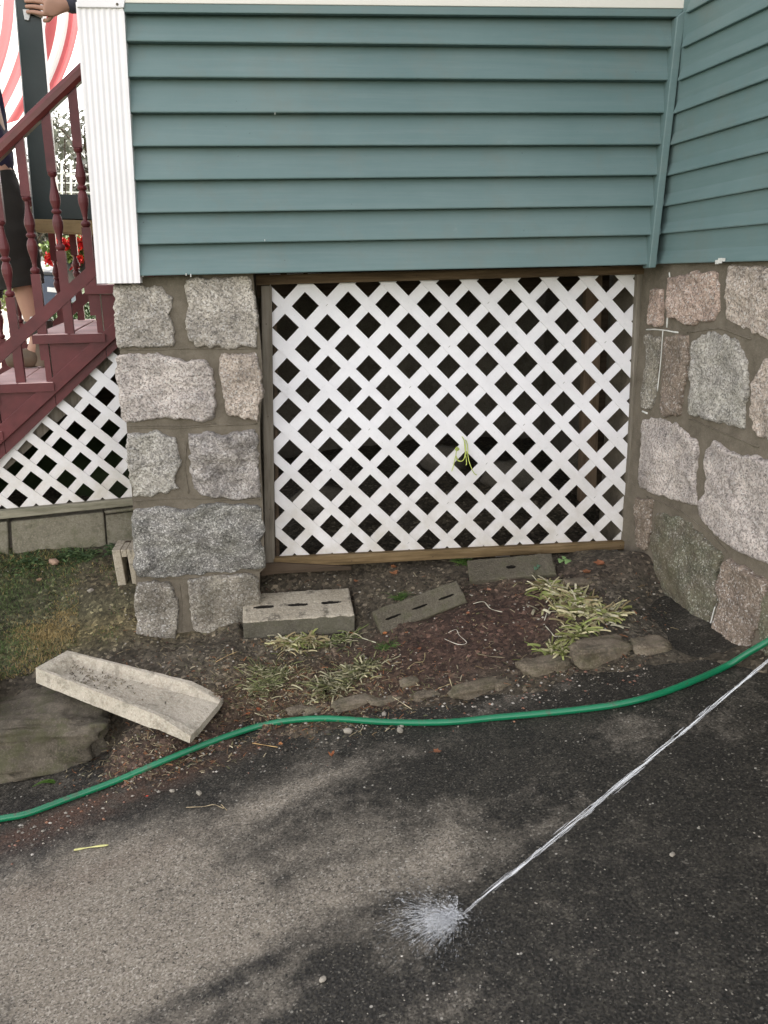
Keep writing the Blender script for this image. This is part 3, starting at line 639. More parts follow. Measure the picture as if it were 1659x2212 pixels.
# ------------------------------------------------------------------ staircase at the left
E1=np.array([math.cos(R_(7)),math.sin(R_(7)),0]); E2=np.array([-E1[1],E1[0],0]); S0=onY(270,1000,.5); ZUP=np.array([0,0,1.])
def ST(u,v,off=0): return onp(u,v,S0+E2*off,E2)
def sl(s,z,off=0): return S0*np.array([1,1,0])+E1*s+E2*off+ZUP*z
def sco(u,v,off=0): p=ST(u,v,off); return float((p-S0)@E1),float(p[2])
def q2(x,y): return (x*.2083,y*.2083+388.9)
def q1(x,y): return (x*.2083,y*.2083)
stair=thing('staircase',sl(-.5,.42,.4),'maroon painted wooden stairs with turned balusters left of the stone pier','stairs')
WST=1.30; RUN=.2085; RISE=.182
s2,z2=sco(226,719); th_=.032
steps=[]
for k in range(-4,3):   # tread k=0 is the middle visible one
    sr=s2+RUN*k; zt=z2+RISE*k; steps.append((sr,zt))
    sL=sr-.262
    m=MB(); 
    for j,(a,b) in enumerate(((0,.128),(.134,.262))):
        o=.004*(j-.5)*(1 if k%2 else -1)
        m.hexa([sl(sL+a,zt-th_+o*.5,-.022),sl(sL+b,zt-th_+o*.5,-.022),sl(sL+b,zt-th_+o*.5,WST),sl(sL+a,zt-th_+o*.5,WST),sl(sL+a,zt+o*.5,-.022),sl(sL+b,zt+o*.5,-.022),sl(sL+b,zt+o*.5,WST),sl(sL+a,zt+o*.5,WST)])
    m.build('tread',[mt['tread']],stair,bevel=.003)
    m=MB()   # painted nosing edge strips, darker maroon ends of the boards
    m.hexa([sl(sL-.003,zt-th_-.002,-.026),sl(sL+.264,zt-th_-.002,-.026),sl(sL+.264,zt-th_-.002,-.0225),sl(sL-.003,zt-th_-.002,-.0225),sl(sL-.003,zt-.001,-.026),sl(sL+.264,zt-.001,-.026),sl(sL+.264,zt-.001,-.0225),sl(sL-.003,zt-.001,-.0225)])
    m.build('tread_edge',mt['maroon'],stair)
    m=MB(); x0=sr-.026
    m.hexa([sl(x0,zt+.001,-.004),sl(x0+.022,zt+.001,-.004),sl(x0+.022,zt+.001,WST-.01),sl(x0,zt+.001,WST-.01),sl(x0,zt+RISE-th_-.003,-.004),sl(x0+.022,zt+RISE-th_-.003,-.004),sl(x0+.022,zt+RISE-th_-.003,WST-.01),sl(x0,zt+RISE-th_-.003,WST-.01)])
    m.build('riser',mt['maroon'],stair)
    # side infill panel under each tread
    m=MB(); zb=zt-th_-.003
    P=[(sr+.0,zt+RISE-th_-.004),(sr+.0,zb-.06),(sr+RUN-.002,zb+RISE-.06),(sr+RUN-.002,zt+RISE-th_-.004)]
    m.prism([sl(a,b,.0) for a,b in P],E2*.018); m.build('side_panel',mt['maroon'],stair)
# diagonal stringer board : edges measured in the photo
def band(q,off,th,mat,name,par=stair,bev=.002):
    m=MB(); m.prism([ST(u,v,off) for u,v in q],E2*th); return m.build(name,mat,par,bevel=bev)
lo_a=q2(1200,1640); up_a=q2(1190,1520)
b0=(249.8,731); b1=(0,961)
# upper edge passes just under the riser corners
u0=(250,692); u1=(0,917)
d=((b1[0]-b0[0])/250,(b1[1]-b0[1])/250)
def exl(p,q,x): t=(x-p[0])/(q[0]-p[0]); return (x,p[1]+(q[1]-p[1])*t)
band([exl(u0,u1,-170),exl(u0,u1,330),exl(b0,b1,330),exl(b0,b1,-170)],-.018,.017,mt['maroon'],'stringer')
m=MB(); so_=WST-.03
m.prism([ST(*exl(u0,u1,-170))+E2*so_,ST(*exl(u0,u1,330))+E2*so_,ST(*exl(b0,b1,330))+E2*so_,ST(*exl(b0,b1,-170))+E2*so_],E2*.03); m.build('stringer',mt['maroon'],stair)
# rails
def rail_line(pu,pv,qu,qv,off): 
    a=ST(pu,pv,off); b=ST(qu,qv,off); sa=(a-S0)@E1; sb_=(b-S0)@E1; return lambda s: a+(b-a)*((s-sa)/(sb_-sa))
RO=.012
hr=rail_line(175,154,0,322,RO); lr=rail_line(206,580,0,767,RO)
_pe=ST(101,418,1.22+.012); SP_END=float((_pe-S0)@E1); Z_BEAM=float(ST(140,502,1.22)[2])
def railing(off,name_off=0):
    hm=MB(); sh=E2*off
    for f,prof,nm,mat in ((hr,[(-.030,-.012),(-.022,-.026),(.022,-.026),(.030,-.012),(.031,.006),(.022,.018),(0,.023),(-.022,.018),(-.031,.006)],'handrail',mt['rail']),(lr,[(-.019,-.022),(.019,-.022),(.019,.022),(-.019,.022)],'lower_rail',mt['maroon'])):
        a=f(-.95 if not off else -1.25)+sh; b=f(.12 if not off else (SP_END if nm=='handrail' else .3))+sh; dd=(b-a)/np.linalg.norm(b-a); nn=np.cross(dd,E2); nn/=np.linalg.norm(nn)
        if nn[2]<0: nn=-nn
        m=MB(); i0=m.add([a+E2*x+nn*y for x,y in prof]); i1=m.add([b+E2*x+nn*y for x,y in prof]); n=len(prof)
        for k in range(n): m.face(i0+k,i0+(k+1)%n,i1+(k+1)%n,i1+k)
        m.face(*[i0+k for k in range(n)]); m.face(*[i1+k for k in range(n)]); m.build(nm,mat,stair,bevel=.0)
    sB=[(ST(*q2(960,1000),RO)-S0)@E1]
    s_b1=float((ST(*q2(935,900),RO)-S0)@E1); s_b2=float((ST(*q2(650,900),RO)-S0)@E1); gap=s_b1-s_b2
    for k in range((-1 if not off else -3),(7 if not off else 9)):
        s=s_b1-gap*k+(.03 if off else 0)
        zt=min(hr(s)[2]-.028,9 if not off else Z_BEAM); zb=lr(s)[2]+.01; L=zt-zb; c=sl(s,0,RO+off)
        m=MB(); hw_=.0165
        # proportions from the photo: top block 26-30%, turned centre, square foot
        a=zb+L*.245; b=zb+L*.70
        m.box(c+ZUP*(zb-.17+a)/2,(hw_,hw_,(a-zb+.17)/2),(E1,E2,ZUP)); m.box(c+ZUP*(zt+b)/2,(hw_,hw_,(zt-b)/2+.008),(E1,E2,ZUP))
        h=b-a; pr=[(0,.010),(.02,.0155),(.045,.018),(.07,.0155),(.09,.0085),(.13,.0085),(.20,.012),(.30,.0185),(.36,.0195),(.42,.016),(.455,.011),(.47,.016),(.49,.0185),(.51,.016),(.525,.0115),(.56,.015),(.62,.0195),(.68,.0185),(.78,.012),(.87,.0085),(.91,.0085),(.93,.0145),(.955,.0175),(.98,.0145),(1,.010)]
        m.lathe(c+ZUP*a,[(t*h,r) for t,r in pr],14)
        m.build('baluster',mt['maroon'],stair,smooth=False)
railing(0); railing(1.22)
# newel? none in view.  stair lattice and its base board
sp_=[(880,310),(1,1)]
def r3(x,y): return (x*.30135*.864,(850+y*.30135)*.864)
# lattice coordinates of the left panel: openings centres measured in the photo
LA=ST(*r3(375,900),.03); LB=ST(*r3(655,880),.03); LCc=ST(*r3(250,1042),.03); LDd=ST(*r3(413,1160),.03)
# i axis = one period along the row, j axis = one period down the column
di=LB-LA; dj=(ST(*r3(413,1160),.03)-ST(*r3(375,900),.03))
slat=thing('stair_lattice',sl(-.3,.62,.03),'white diamond lattice under the maroon stairs above the block wall','lattice panel')
def LPS(i,j): return LA+di*i+dj*j
def to_ij(p):
    M2=np.array([[di@E1,dj@E1],[di[2],dj[2]]]); r=np.array([(p-LA)@E1,(p-LA)[2]]); return tuple(np.linalg.solve(M2,r))
reg=[to_ij(ST(*q,.03)) for q in [exl(u0,u1,-170),exl(b0,b1,-20),(0,957),(60,895),(120,838),(180,783),(240,727),(300,660),(330,1082),(285,1090),(0,1120),(-170,1145)]]
reg=[to_ij(ST(*q,.03)) for q in [(-170,1110),(330,655),(330,1088),(-170,1132)]]
m=MB(); 
area=sum(reg[k][0]*reg[(k+1)%4][1]-reg[(k+1)%4][0]*reg[k][1] for k in range(4))
if area<0: reg=reg[::-1]
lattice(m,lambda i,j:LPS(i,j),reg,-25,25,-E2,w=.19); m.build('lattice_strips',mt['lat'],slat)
m=MB(); m.prism([ST(u,v,-.01) for u,v in [(-170,1122),(0,1104),(330,1073),(330,1088),(0,1122),(-170,1142)]],E2*.035); m.build('base_board',mt['wood_moss'],slat,bevel=.003)
# block wall under the stairs
bw=thing('block_wall',sl(-.3,.42,.05),'low dirty concrete block wall under the stair lattice','block wall')
def bp(q,off,th,mat=mt['blockwall'],nm='block'):
    m=MB(); m.prism([ST(u,v,off) for u,v in q],E2*th); m.build(nm,mat,bw,bevel=.006)
bp([(-170,1145),(16,1127),(22,1260),(-170,1280)],.004,.2)
bp([(23,1127),(224,1106),(236,1260),(31,1262)],.012,.2)
bp([(227,1113),(330,1100),(330,1260),(238,1262)],.02,.2,nm='block')
bp([(224,1104),(330,1091),(330,1099),(228,1111)],-.004,.2)
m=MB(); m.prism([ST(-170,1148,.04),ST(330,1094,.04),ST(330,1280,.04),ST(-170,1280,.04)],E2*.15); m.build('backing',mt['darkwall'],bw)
# small upright block beside the pier
ub=thing('upright_block',onY(268,1260,.2),'small hollow concrete block stood on end against the left side of the pier','concrete block')
def r5(x,y): return (x*.2713*.864,(1100+y*.2713)*.864)
zb=onY(250,1270,.18)
fa=[r5(1028,1018),(r5(1300,1010)),(r5(1310,1400)),r5(1085,1400)]
F4=[onY(u,v,.20) for u,v in fa]; xl0=F4[0][0]; 
m=MB(); W_=.11; zt_=F4[0][2]; zb_=F4[3][2]; x0=F4[0][0]; 
# hollow: two webs, a back and a top  (front cavity open)
xs0=F4[0][0]; xw=F4[0][0]+.001
def UB(x,y,z): 
    t=(z-zb_)/(zt_-zb_); return np.array([x+.012*(1-t),y,z])
def ubox(x0,x1,y0,y1,z0,z1,mm): mm.hexa([UB(x0,y0,z0),UB(x1,y0,z0),UB(x1,y1,z0),UB(x0,y1,z0),UB(x0,y0,z1),UB(x1,y0,z1),UB(x1,y1,z1),UB(x0,y1,z1)])
ubox(x0,x0+.032,.20,.33,zb_-.05,zt_,m); ubox(x0+.055,x0+.13,.20,.33,zb_-.05,zt_,m); ubox(x0+.033,x0+.054,.201,.30,zt_-.03,zt_-.0005,m); m.build('block_shell',mt['block'],ub,bevel=.003)
m=MB(); ubox(x0+.0325,x0+.0545,.30,.32,zb_-.05,zt_-.001,m); m.build('cavity_shade_back',mt['wood_dark'],ub)  # dark sheet added to paint the shade inside the hollow
# ------------------------------------------------------------------ concrete blocks
def cored_block(label,c,yaw,dim,mat,tilt=(0,0),holes=3,hw=(.040,.0085),axes=None):
    t=thing('cored_block',c,label,'concrete block','loose concrete blocks in front of the lattice')
    ax=[np.array([math.cos(yaw),math.sin(yaw),tilt[0]]),None,None]; ax[0]/=np.linalg.norm(ax[0])
    y=np.array([-math.sin(yaw),math.cos(yaw),tilt[1]]); y-=ax[0]*(y@ax[0]); y/=np.linalg.norm(y); ax[1]=y; ax[2]=np.cross(ax[0],y)
    if axes: ax=axes
    L,Wd,H=dim
    # top face built round slots: grid subdivided mesh with slot floor sunk
    m=MB(); nx=150; ny=70; c=np.array(c,float)
    def hz(x,y):
        for k in range(holes):
            hx=(k-(holes-1)/2)*L*.31
            e=((x-hx)/(hw[0]))**2+((y+Wd*.02)/(hw[1]))**2
            wob=.25*nz(x*90,y*90,k)
            if e<1+wob: return -.085
        return .0014*nz(x*60,y*60,c[0])+.0012*nz(x*170,y*170,c[1])
    Xs=np.linspace(-L/2,L/2,nx); Ys=np.linspace(-Wd/2,Wd/2,ny)
    P=lambda x,y,z:c+ax[0]*x+ax[1]*y+ax[2]*(z)
    base=0
    for yy in Ys:
        for xx in Xs:
            edge=min(L/2-abs(xx),Wd/2-abs(yy)); r=-.0035*(max(0,1-edge/.006))**2*(1+1.5*nz(xx*30,yy*30,5))
            m.v.append(tuple(P(xx,yy,H+hz(xx,yy)+r))); m.c.append((1,1,1))
    for j in range(ny-1):
        for i in range(nx-1):
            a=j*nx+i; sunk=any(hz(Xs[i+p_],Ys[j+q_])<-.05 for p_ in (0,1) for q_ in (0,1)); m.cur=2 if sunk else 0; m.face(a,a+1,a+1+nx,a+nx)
    m.cur=1
    # sides
    def side(line,n):
        m.cur=1
        nn=len(line); nk=9; ids=[]
        for k in range(nk):
            z=-.0035*0-H*k/(nk-1)
            for li in line:
                p=np.array(m.v[li]); q=p+ax[2]*z+ (n*.0016*nz(p[0]*50,p[2]*50+z*50,p[1]*50) if k else 0)
                ids.append(m.add([q]))
        for k in range(nk-1):
            for i in range(nn-1): a=ids[0]+k*nn+i; m.face(a,a+1,a+1+nn,a+nn)
    side([i for i in range(nx)],-ax[1]); side([(ny-1)*nx+i for i in range(nx)],ax[1]); side([j*nx for j in range(ny)],-ax[0]); side([j*nx+nx-1 for j in range(ny)],ax[0])
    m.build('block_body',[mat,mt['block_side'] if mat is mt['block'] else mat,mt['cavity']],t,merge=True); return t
pA=(onY(527,1362,-.1)+onY(765,1363,-.1))/2
cored_block('pale cored concrete block lying in front of the pier, three dark slots on top',(.019,-.005,.236),R_(1.5),(.405,.20,.092),mt['block'],(-.0,.16),3,(.038,.0088))
# holes' block B: slanted, half sunk
def edge_block(label,pa,pb,el,dim,mat,holes,hw,lift):
    a=hit(*pa)+ZUP*lift; b=hit(*pb)+ZUP*lift; x=(b-a)/np.linalg.norm(b-a); hh=np.cross(ZUP,x); hh/=np.linalg.norm(hh); y=hh*math.cos(el)+ZUP*math.sin(el); y-=x*(y@x); y/=np.linalg.norm(y); z=np.cross(x,y)
    L=np.linalg.norm(b-a); c=(a+b)/2+y*dim[0]/2-z*dim[1]
    return cored_block(label,c,0,(L,dim[0],dim[1]),mat,(0,0),holes,hw,[x,y,z])
tB=edge_block('mossy cored block sunk askew in the soil between the pale block and the lattice',(824,1375),(1010,1305),R_(38),(.10,.09),mt['block_dark'],3,(.030,.0040),.010)
tC=edge_block('dark flat block half buried just under the lattice bottom board',(1014,1262),(1202,1246),R_(20),(.125,.08),mt['block_dark'],1,(.018,.009),.014)
# ------------------------------------------------------------------ splash block
spl=thing('splash_block',(-.55,-.45,.2),'pale concrete downspout splash block lying on the dirt at left','splash block')
def sp6(x,y): return (x*.4166,y*.4166+1296)
zs=lambda t: .255-.05*t
def spt(x,y,z): return onZ(*sp6(x,y),z)
A0=spt(350,262,.275); B0=spt(185,352,.275); A1=spt(1155,455,.205); B1=spt(985,660,.170)   # outer rim corners
A1=spt(1158,462,.185); B1=spt(985,664,.165)
def SPL(s,t,h): # s along 0..1 , t across 0(back A) ..1(front B), h above base
    p=(A0*(1-t)+B0*t)*(1-s)+(A1*(1-t)+B1*t)*s
    return p+ZUP*(h)
ns,ntt=80,44; m=MB()
def prof(s,t):
    wl=.15; e=min(t,1-t)/wl
    rim=0.0; fl_=-.032
    k=0 if e<.55 else min(1,(e-.55)/.45)
    endk=min(1,max(0,(s-.045)/.05))
    k=k*endk
    h=rim*(1-k)+fl_*k
    if s>.80: 
        f=(s-.80)/.20; h=h*(1-0)+0; h=min(h,lerp(0,-.028,f)) if k<1 else h
    return h+.0012*fbm(s*14,t*6,2,4)+.001*nz(s*90,t*40,1)
idx=[]
for i in range(ns+1):
    for j in range(ntt+1):
        s=i/ns;t=j/ntt; m.v.append(tuple(SPL(s,t,prof(s,t)))); m.c.append((1,1,1))
for i in range(ns):
    for j in range(ntt): a=i*(ntt+1)+j; m.face(a,a+1,a+ntt+2,a+ntt+1)
def skirt(line,outv,dp=None):
    dp=dp or (lambda t:.05)
    n=len(line); b=[m.add([np.array(m.v[i])-ZUP*dp(kk/(n-1))*f+outv*f*.006]) for f in (.5,1) for kk,i in enumerate(line)]
    L0=line; 
    for i in range(n-1):
        m.face(L0[i],L0[i+1],b[0]+i+1,b[0]+i); m.face(b[0]+i,b[0]+i+1,b[0]+n+i+1,b[0]+n+i)
W1=ntt+1
fwd=(B0-A0)/np.linalg.norm(B0-A0)
skirt([i*W1+ntt for i in range(ns+1)],fwd,lambda t:.052-.030*max(0,(t-.75)/.25)); skirt([i*W1 for i in range(ns+1)],-fwd); skirt([j for j in range(W1)],-(A1-A0)/np.linalg.norm(A1-A0)*1.0); skirt([ns*W1+j for j in range(W1)],(A1-A0)*0,lambda t:.022)
m.build('trough',mt['splash'],spl,merge=True,smooth=False)
m=MB()   # debris lying in the trough
for _ in range(170):
    s=min(.75,max(.08,abs(random.gauss(.22,.2)))); t=random.uniform(.22,.8); p=SPL(s,t,-.0300); a=random.uniform(0,6.28); L=random.uniform(.003,.014); dv=np.array([math.cos(a),math.sin(a),0])
    c=random.choice([(.09,.07,.045),(.14,.11,.07),(.05,.04,.03),(.2,.17,.1)]); m.ribbon([p,p+dv*L+ZUP*.003],.0028,np.array([-dv[1],dv[0],0]),c)
m.open=True; tag(m.build('leaf_dust',mt['tint'],spl),kind='stuff')
# ------------------------------------------------------------------ rocks and kerb stones
def rock(label,name,c,dim,seed,mat,yaw=0,amp=.22,cat='stone',group=None,flat=.8,sub=5,sq=.6):
    m=MB(); b=bmesh.new(); bmesh.ops.create_icosphere(b,subdivisions=sub,radius=1)
    cyw,syw=math.cos(yaw),math.sin(yaw)
    for v in b.verts:
        q=np.array(v.co); q=np.sign(q)*np.abs(q)**sq
        n=1+amp*fbm(q[0]*1.4+seed,q[1]*1.4,q[2]*1.4,5)+.06*nz(q[0]*7+seed,q[1]*7,q[2]*7)+.03*nz(q[0]*19+seed,q[1]*19,q[2]*19)
        q=q*n*np.array(dim); m.v.append((c[0]+q[0]*cyw-q[1]*syw,c[1]+q[0]*syw+q[1]*cyw,c[2]+q[2])); m.c.append((1,1,1))
    for f in b.faces: m.face(*[v.index for v in f.verts])
    b.free(); o=m.build(name,mat,smooth=True); return tag(o,label,cat,group)
p=onY(85,1590,-.42); rock('large mossy boulder at the left edge below the splash block','boulder',(p[0]-.03,-.34,p[2]-.03),(.25,.15,.10),3,mt['rock'],.05,.30,'boulder',sq=.5)
p=onY(-140,1560,-.42); rock('second mossy rock mostly outside the left edge','boulder',(p[0],-.30,p[2]),(.14,.17,.10),8,mt['rock'],.0,.2,'boulder',sq=.7)
p=hit(166,1590); rock('small round brown stone perched at the boulder corner','cobble',(p[0],p[1],p[2]+.01),(.022,.02,.018),5,simple('brown_cobble',(.30,.20,.13),.6,.3,30),.3,.1,'stone')
p=hit(196,1612); rock('dark wet cobble below the small brown stone','cobble',(p[0],p[1],p[2]+.0),(.03,.025,.022),9,mt['rock'],.3,.15,'stone')
p=hit(196,1548); rock('dark stone tucked under the splash block','cobble',(p[0],p[1],p[2]+.0),(.02,.02,.016),19,mt['curb'],.3,.15,'stone')
def k8(x,y): return (x*.3125+993.6,y*.3125+1192.3)
for (x,y,dm,yw,lb,sd_) in [(975,690,(.100,.052,.038),.20,'flat gray kerb stone nearest the right wall clump, its top worn pale',1),(600,800,(.082,.042,.030),.05,'brown soil stained kerb stone left of the pale kerb stone',2),
      (1330,660,(.060,.05,.026),.1,'dark kerb stone at the right end beside the wall foot',3),(200,930,(.12,.03,.022),.22,'low kerb stone half sunk in the bed edge below the bare red soil',4)]:
    p=hit(*k8(x,y)); rock(lb,'kerb_stone',(p[0],p[1]+.012,p[2]-.008),dm,sd_*11,mt['curb'],yw,.20,'kerb stone','kerb stones along the driveway edge',sq=.45)
for (u,v,dm,yw,lb,sd_) in [(885,1478,(.032,.022,.014),.2,'small gray stone lying in the red soil',5),(775,1520,(.085,.025,.018),.25,'long dark edge stone just behind the hose bend',6),(650,1537,(.045,.018,.014),.2,'dark edge stone where the hose crosses the kerb',7),(1250,1262,(.06,.025,.016),.0,'dark flat stone behind the big cut clump',8)]:
    p=hit(u,v); rock(lb,'edge_stone',(p[0],p[1]+.01,p[2]),dm,sd_*13,mt['curb'],yw,.15,'stone',sq=.55)
for (u,v,s,lb) in [(852,1560,.016,'pale chip of stone just above the hose'),(830,1545,.013,'tan broken chip beside the straws above the hose'),(752,1582,.018,'tan broken chip under the hose'),(868,1570,.010,'gray flat chip right of the pale chip'),(864,1580,.016,'flat pale chip below the hose middle'),(196,1278,.016,'white broken chip on the left lawn'),(117,1218,.03,'wedge of broken brick on the left lawn'),(372,1710,.010,'white pebble below the hose at left'),(430,1715,.012,'white flat pebble pair below the hose'),(697,2118,.010,'pale lone pebble at the bottom centre of the asphalt'),(1452,1848,.009,'white pebble on the dark asphalt at right')]:
    p=hit(u,v); col=simple('chip_stone',(.30,.27,.22) if 'brick' not in lb else (.30,.20,.14),.8,.25,50,.3)
    rock(lb,'stone_chip',(p[0],p[1],p[2]+s*.3),(s*.8,s*.55,s*.4),u,col,u*.1,.25,'stone chip',sub=3,sq=.8)
for i,(u,v,dm,yw) in enumerate([(690,1533,(.05,.02,.014),.3),(840,1512,(.06,.022,.015),.2),(930,1500,(.05,.022,.014),.25),(1090,1480,(.035,.022,.016),.1)]):
    p=hit(u,v); rock(['half buried edge stone just left of the long dark one','half buried edge stone right of the long dark one','half buried edge stone below the pale upright straw','small half buried stone between the low and brown kerb stones'][i],'edge_stone',(p[0],p[1]+.01,p[2]-.010),dm,i*17+5,mt['curb'],yw,.3,'stone',sq=.45)
# ------------------------------------------------------------------ hose
HP=[(-160,1800),(-60,1784),(0,1769),(60,1757),(150,1724),(250,1687),(350,1645),(450,1605),(550,1571),(620,1557),(690,1552),(750,1554),(820,1559),(900,1561),(980,1559),(1060,1551),(1150,1543),(1240,1534),(1330,1522),(1410,1503),(1490,1474),(1570,1438),(1630,1402),(1700,1362),(1800,1310)]
W3=[]
for i,(u,v) in enumerate(HP):
    if u>1600: 
        d_=ray(u,v); tt=(W3[-1][1]+ -.02-CAM[1])/d_[1]; W3.append(CAM+d_*tt); continue
    h=hit(u,v,.0095); W3.append(h)
def smooth_curve(P,n=8):
    o=[]
    for i in range(len(P)-1):
        p0=P[max(0,i-1)];p1=P[i];p2=P[i+1];p3=P[min(len(P)-1,i+2)]
        for t in np.linspace(0,1,n,endpoint=False): o.append(.5*((2*p1)+(-p0+p2)*t+(2*p0-5*p1+4*p2-p3)*t*t+(-p0+3*p1-3*p2+p3)*t**3))
    o.append(P[-1]); return o
HC=smooth_curve(W3,10)
k=NT('green_hose'); c=k.ramp(k.noise(5,6,.7),[(.4,(.004,.135,.058)),(.7,(.006,.175,.078))]); dd=k.ramp(k.noise(20,6,.75),[(.56,0),(.64,1)]); c=k.mix(k.math('MULTIPLY',dd,.7),c,(.06,.07,.045)); hm_=k.out(c,.28,.5)
m=MB(); m.tube(HC,.0098,16); tag(m.build('garden_hose',hm_,smooth=True),'green garden hose snaking across the driveway from left edge to right wall','hose')
# ------------------------------------------------------------------ water jet and splash
k=NT('water_spray'); k.p.inputs['Base Color'].default_value=(.93,.95,.97,1); k.p.inputs['Roughness'].default_value=.25; k.p.inputs['Alpha'].default_value=.24; k.p.inputs['Specular IOR Level'].default_value=.6; wm=k.m
k2=NT('water_film'); k2.p.inputs['Base Color'].default_value=(.93,.95,.97,1); k2.p.inputs['Roughness'].default_value=.2; k2.p.inputs['Alpha'].default_value=.15; wm2=k2.m
imp=hit(988,1985)
far=CAM+ray(1659,1428)*(1.95/np.linalg.norm(ray(1659,1428)))
far2=far+(far-imp)*.35+ZUP*.0
def jet(t): 
    p=imp+(far2-imp)*t; return p+ZUP*(.06*math.sin(math.pi*min(1,t)))*.0
wj=thing('water_jet',imp,'jet of hose water striking the asphalt with a fan of spray','water jet')
m=MB()
dj_=(far2-imp)/np.linalg.norm(far2-imp); sx=np.cross(dj_,ZUP); sx/=np.linalg.norm(sx); sy=np.cross(sx,dj_)
for i in range(230):
    t0=round(random.uniform(-.0,1)*16)/16+random.gauss(0,.022); t0=max(0,t0); L=random.uniform(.02,.075); sp0=.0010+.0028*(1-t0)**1.5; o=sx*random.gauss(0,sp0)+sy*random.gauss(0,sp0)
    r=random.uniform(.0004,.0011); n=6
    m.tube([jet(min(1,t0+L*k_/n))+o+sx*.0006*math.sin(k_*2+i) for k_ in range(n+1)],[r*math.sin(math.pi*(k_+.35)/(n+.8)) for k_ in range(n+1)],6)
m.build('stream',wm,wj,smooth=True)
m=MB()
left=-np.array([math.cos(R_(14)),math.sin(R_(14)),0])
for i in range(2800):
    a=random.gauss(.12,.42); d_=np.array([left[0]*math.cos(a)-left[1]*math.sin(a),left[0]*math.sin(a)+left[1]*math.cos(a),0])
    Rr=abs(random.gauss(0,.058))*(1.0-.2*abs(a))+.004; el=random.uniform(.05,.6)*math.exp(-Rr*5); L=random.uniform(.004,.018); z0=Rr*el
    p0=imp+d_*Rr+ZUP*(z0+.001); vd=d_+ZUP*(el-.25*Rr*6); vd/=np.linalg.norm(vd)
    p0[2]=max(p0[2],plane_z(p0[0],p0[1])+.002); r=random.uniform(.0002,.0006)
    m.tube([p0,p0+vd*L*.5,p0+vd*L+ZUP*-.001],[r*.4,r,r*.3],5)
for i in range(160):
    a=random.uniform(0,6.28); Rr=abs(random.gauss(0,.014)); p0=imp+np.array([math.cos(a)*Rr-.006,math.sin(a)*Rr,.003+random.random()*.014]); m.tube([p0,p0+(left*.5+ZUP*random.uniform(0,.6))*random.uniform(.006,.022)],[.001,.0022],6)
for i in range(1300):   # droplets
    a=random.gauss(.1,.8); d_=np.array([left[0]*math.cos(a)-left[1]*math.sin(a),left[0]*math.sin(a)+left[1]*math.cos(a),0]); Rr=abs(random.gauss(.05,.08)); p0=imp+d_*Rr+ZUP*random.uniform(.002,.06); r=random.uniform(.0003,.0010); m.tube([p0-d_*r*2,p0,p0+d_*r*2],[r*.5,r,r*.5],5)
m.build('spray',wm2,wj,smooth=True)
# ------------------------------------------------------------------ planting remains
CL=[(.30,.32,.11),(.42,.40,.2),(.50,.45,.27),(.20,.23,.07),(.34,.28,.15),(.54,.50,.35),(.24,.19,.10)]
def stub_clump(name,label,cat,spots,n,length,cols,group=None,wid=.0042,lean=(0,0),spread=1.0):
    m=MB(); m.open=True; c0=hit(*spots[0][:2]); n=int(n*1.9); length=(length[0]*1.25,length[1]*1.25)
    for i in range(n):
        u,v,r=random.choice(spots); cpt=hit(u,v); a=random.uniform(0,6.28); rr=abs(random.gauss(0,.95))*r
        p=cpt+np.array([math.cos(a)*rr,math.sin(a)*rr*.8,0]); p[2]=ground_z(p[0],p[1])+.001
        az=random.uniform(0,6.28) if random.random()<.6 else a+random.gauss(0,.6); el=random.uniform(.0,.75)**1.2+.03; L=random.uniform(*length); d_=np.array([math.cos(az)*math.cos(el)*spread+lean[0],math.sin(az)*math.cos(el)*spread+lean[1],math.sin(el)]); d_/=np.linalg.norm(d_)
        side=np.cross(d_,ZUP); side/=np.linalg.norm(side)+1e-6; side=side*math.cos(i)+np.cross(d_,side)*math.sin(i)
        pts=[];q=p.copy();dd=d_.copy()
        for k_ in range(5): pts.append(q.copy()); q=q+dd*L/4; dd=dd+np.array([0,0,-.16]); dd/=np.linalg.norm(dd); q[2]=max(q[2],ground_z(q[0],q[1])+.002)
        col=np.array(random.choice(cols))*random.uniform(.8,1.25); w_=wid*random.uniform(.5,1.25)
        m.ribbon(pts,[w_,w_*1.05,w_,w_*1.0,w_*.95],side,tuple(col))
        nrm=np.cross(side,d_); m.ribbon([x+nrm*.0012 for x in pts],[w_*.7]*5,side,tuple(col*.8))
    o=m.build(name,mt['tint']); return tag(o,label,cat,group)
GRP='cut plant clumps in the bed'
stub_clump('cut_plant','large yellow green cut plant clump spreading at the right of the bed','cut plant',[(1185,1268,.035),(1215,1290,.05),(1250,1300,.05),(1285,1325,.05),(1310,1330,.035),(1230,1320,.04)],360,(.02,.055),CL,GRP,.0075,(.1,-.1))
stub_clump('cut_plant','small bright clump hanging over the brown kerb stone','cut plant',[(1195,1410,.035),(1215,1408,.02),(1240,1375,.022),(1262,1362,.018)],80,(.02,.055),CL[:4],GRP,.0065)
stub_clump('cut_plant','yellow green stub clump right below the pale cored block','cut plant',[(620,1392,.03),(650,1388,.035),(670,1385,.02)],95,(.02,.045),CL,GRP,.0068,(0,-.3))
stub_clump('cut_plant','dark ragged clump in the middle of the left bed','cut plant',[(760,1455,.05),(735,1475,.05),(785,1445,.035),(705,1485,.045)],420,(.012,.036),[(.12,.13,.05),(.26,.25,.12),(.42,.38,.24),(.09,.09,.045),(.34,.32,.2)],GRP,.0046)
stub_clump('cut_plant','sparse flattened clump near the tip of the splash block','cut plant',[(575,1478,.04),(560,1490,.04),(605,1460,.045),(565,1455,.03)],230,(.012,.04),[(.2,.22,.09),(.42,.39,.24),(.13,.14,.06)],GRP,.003)
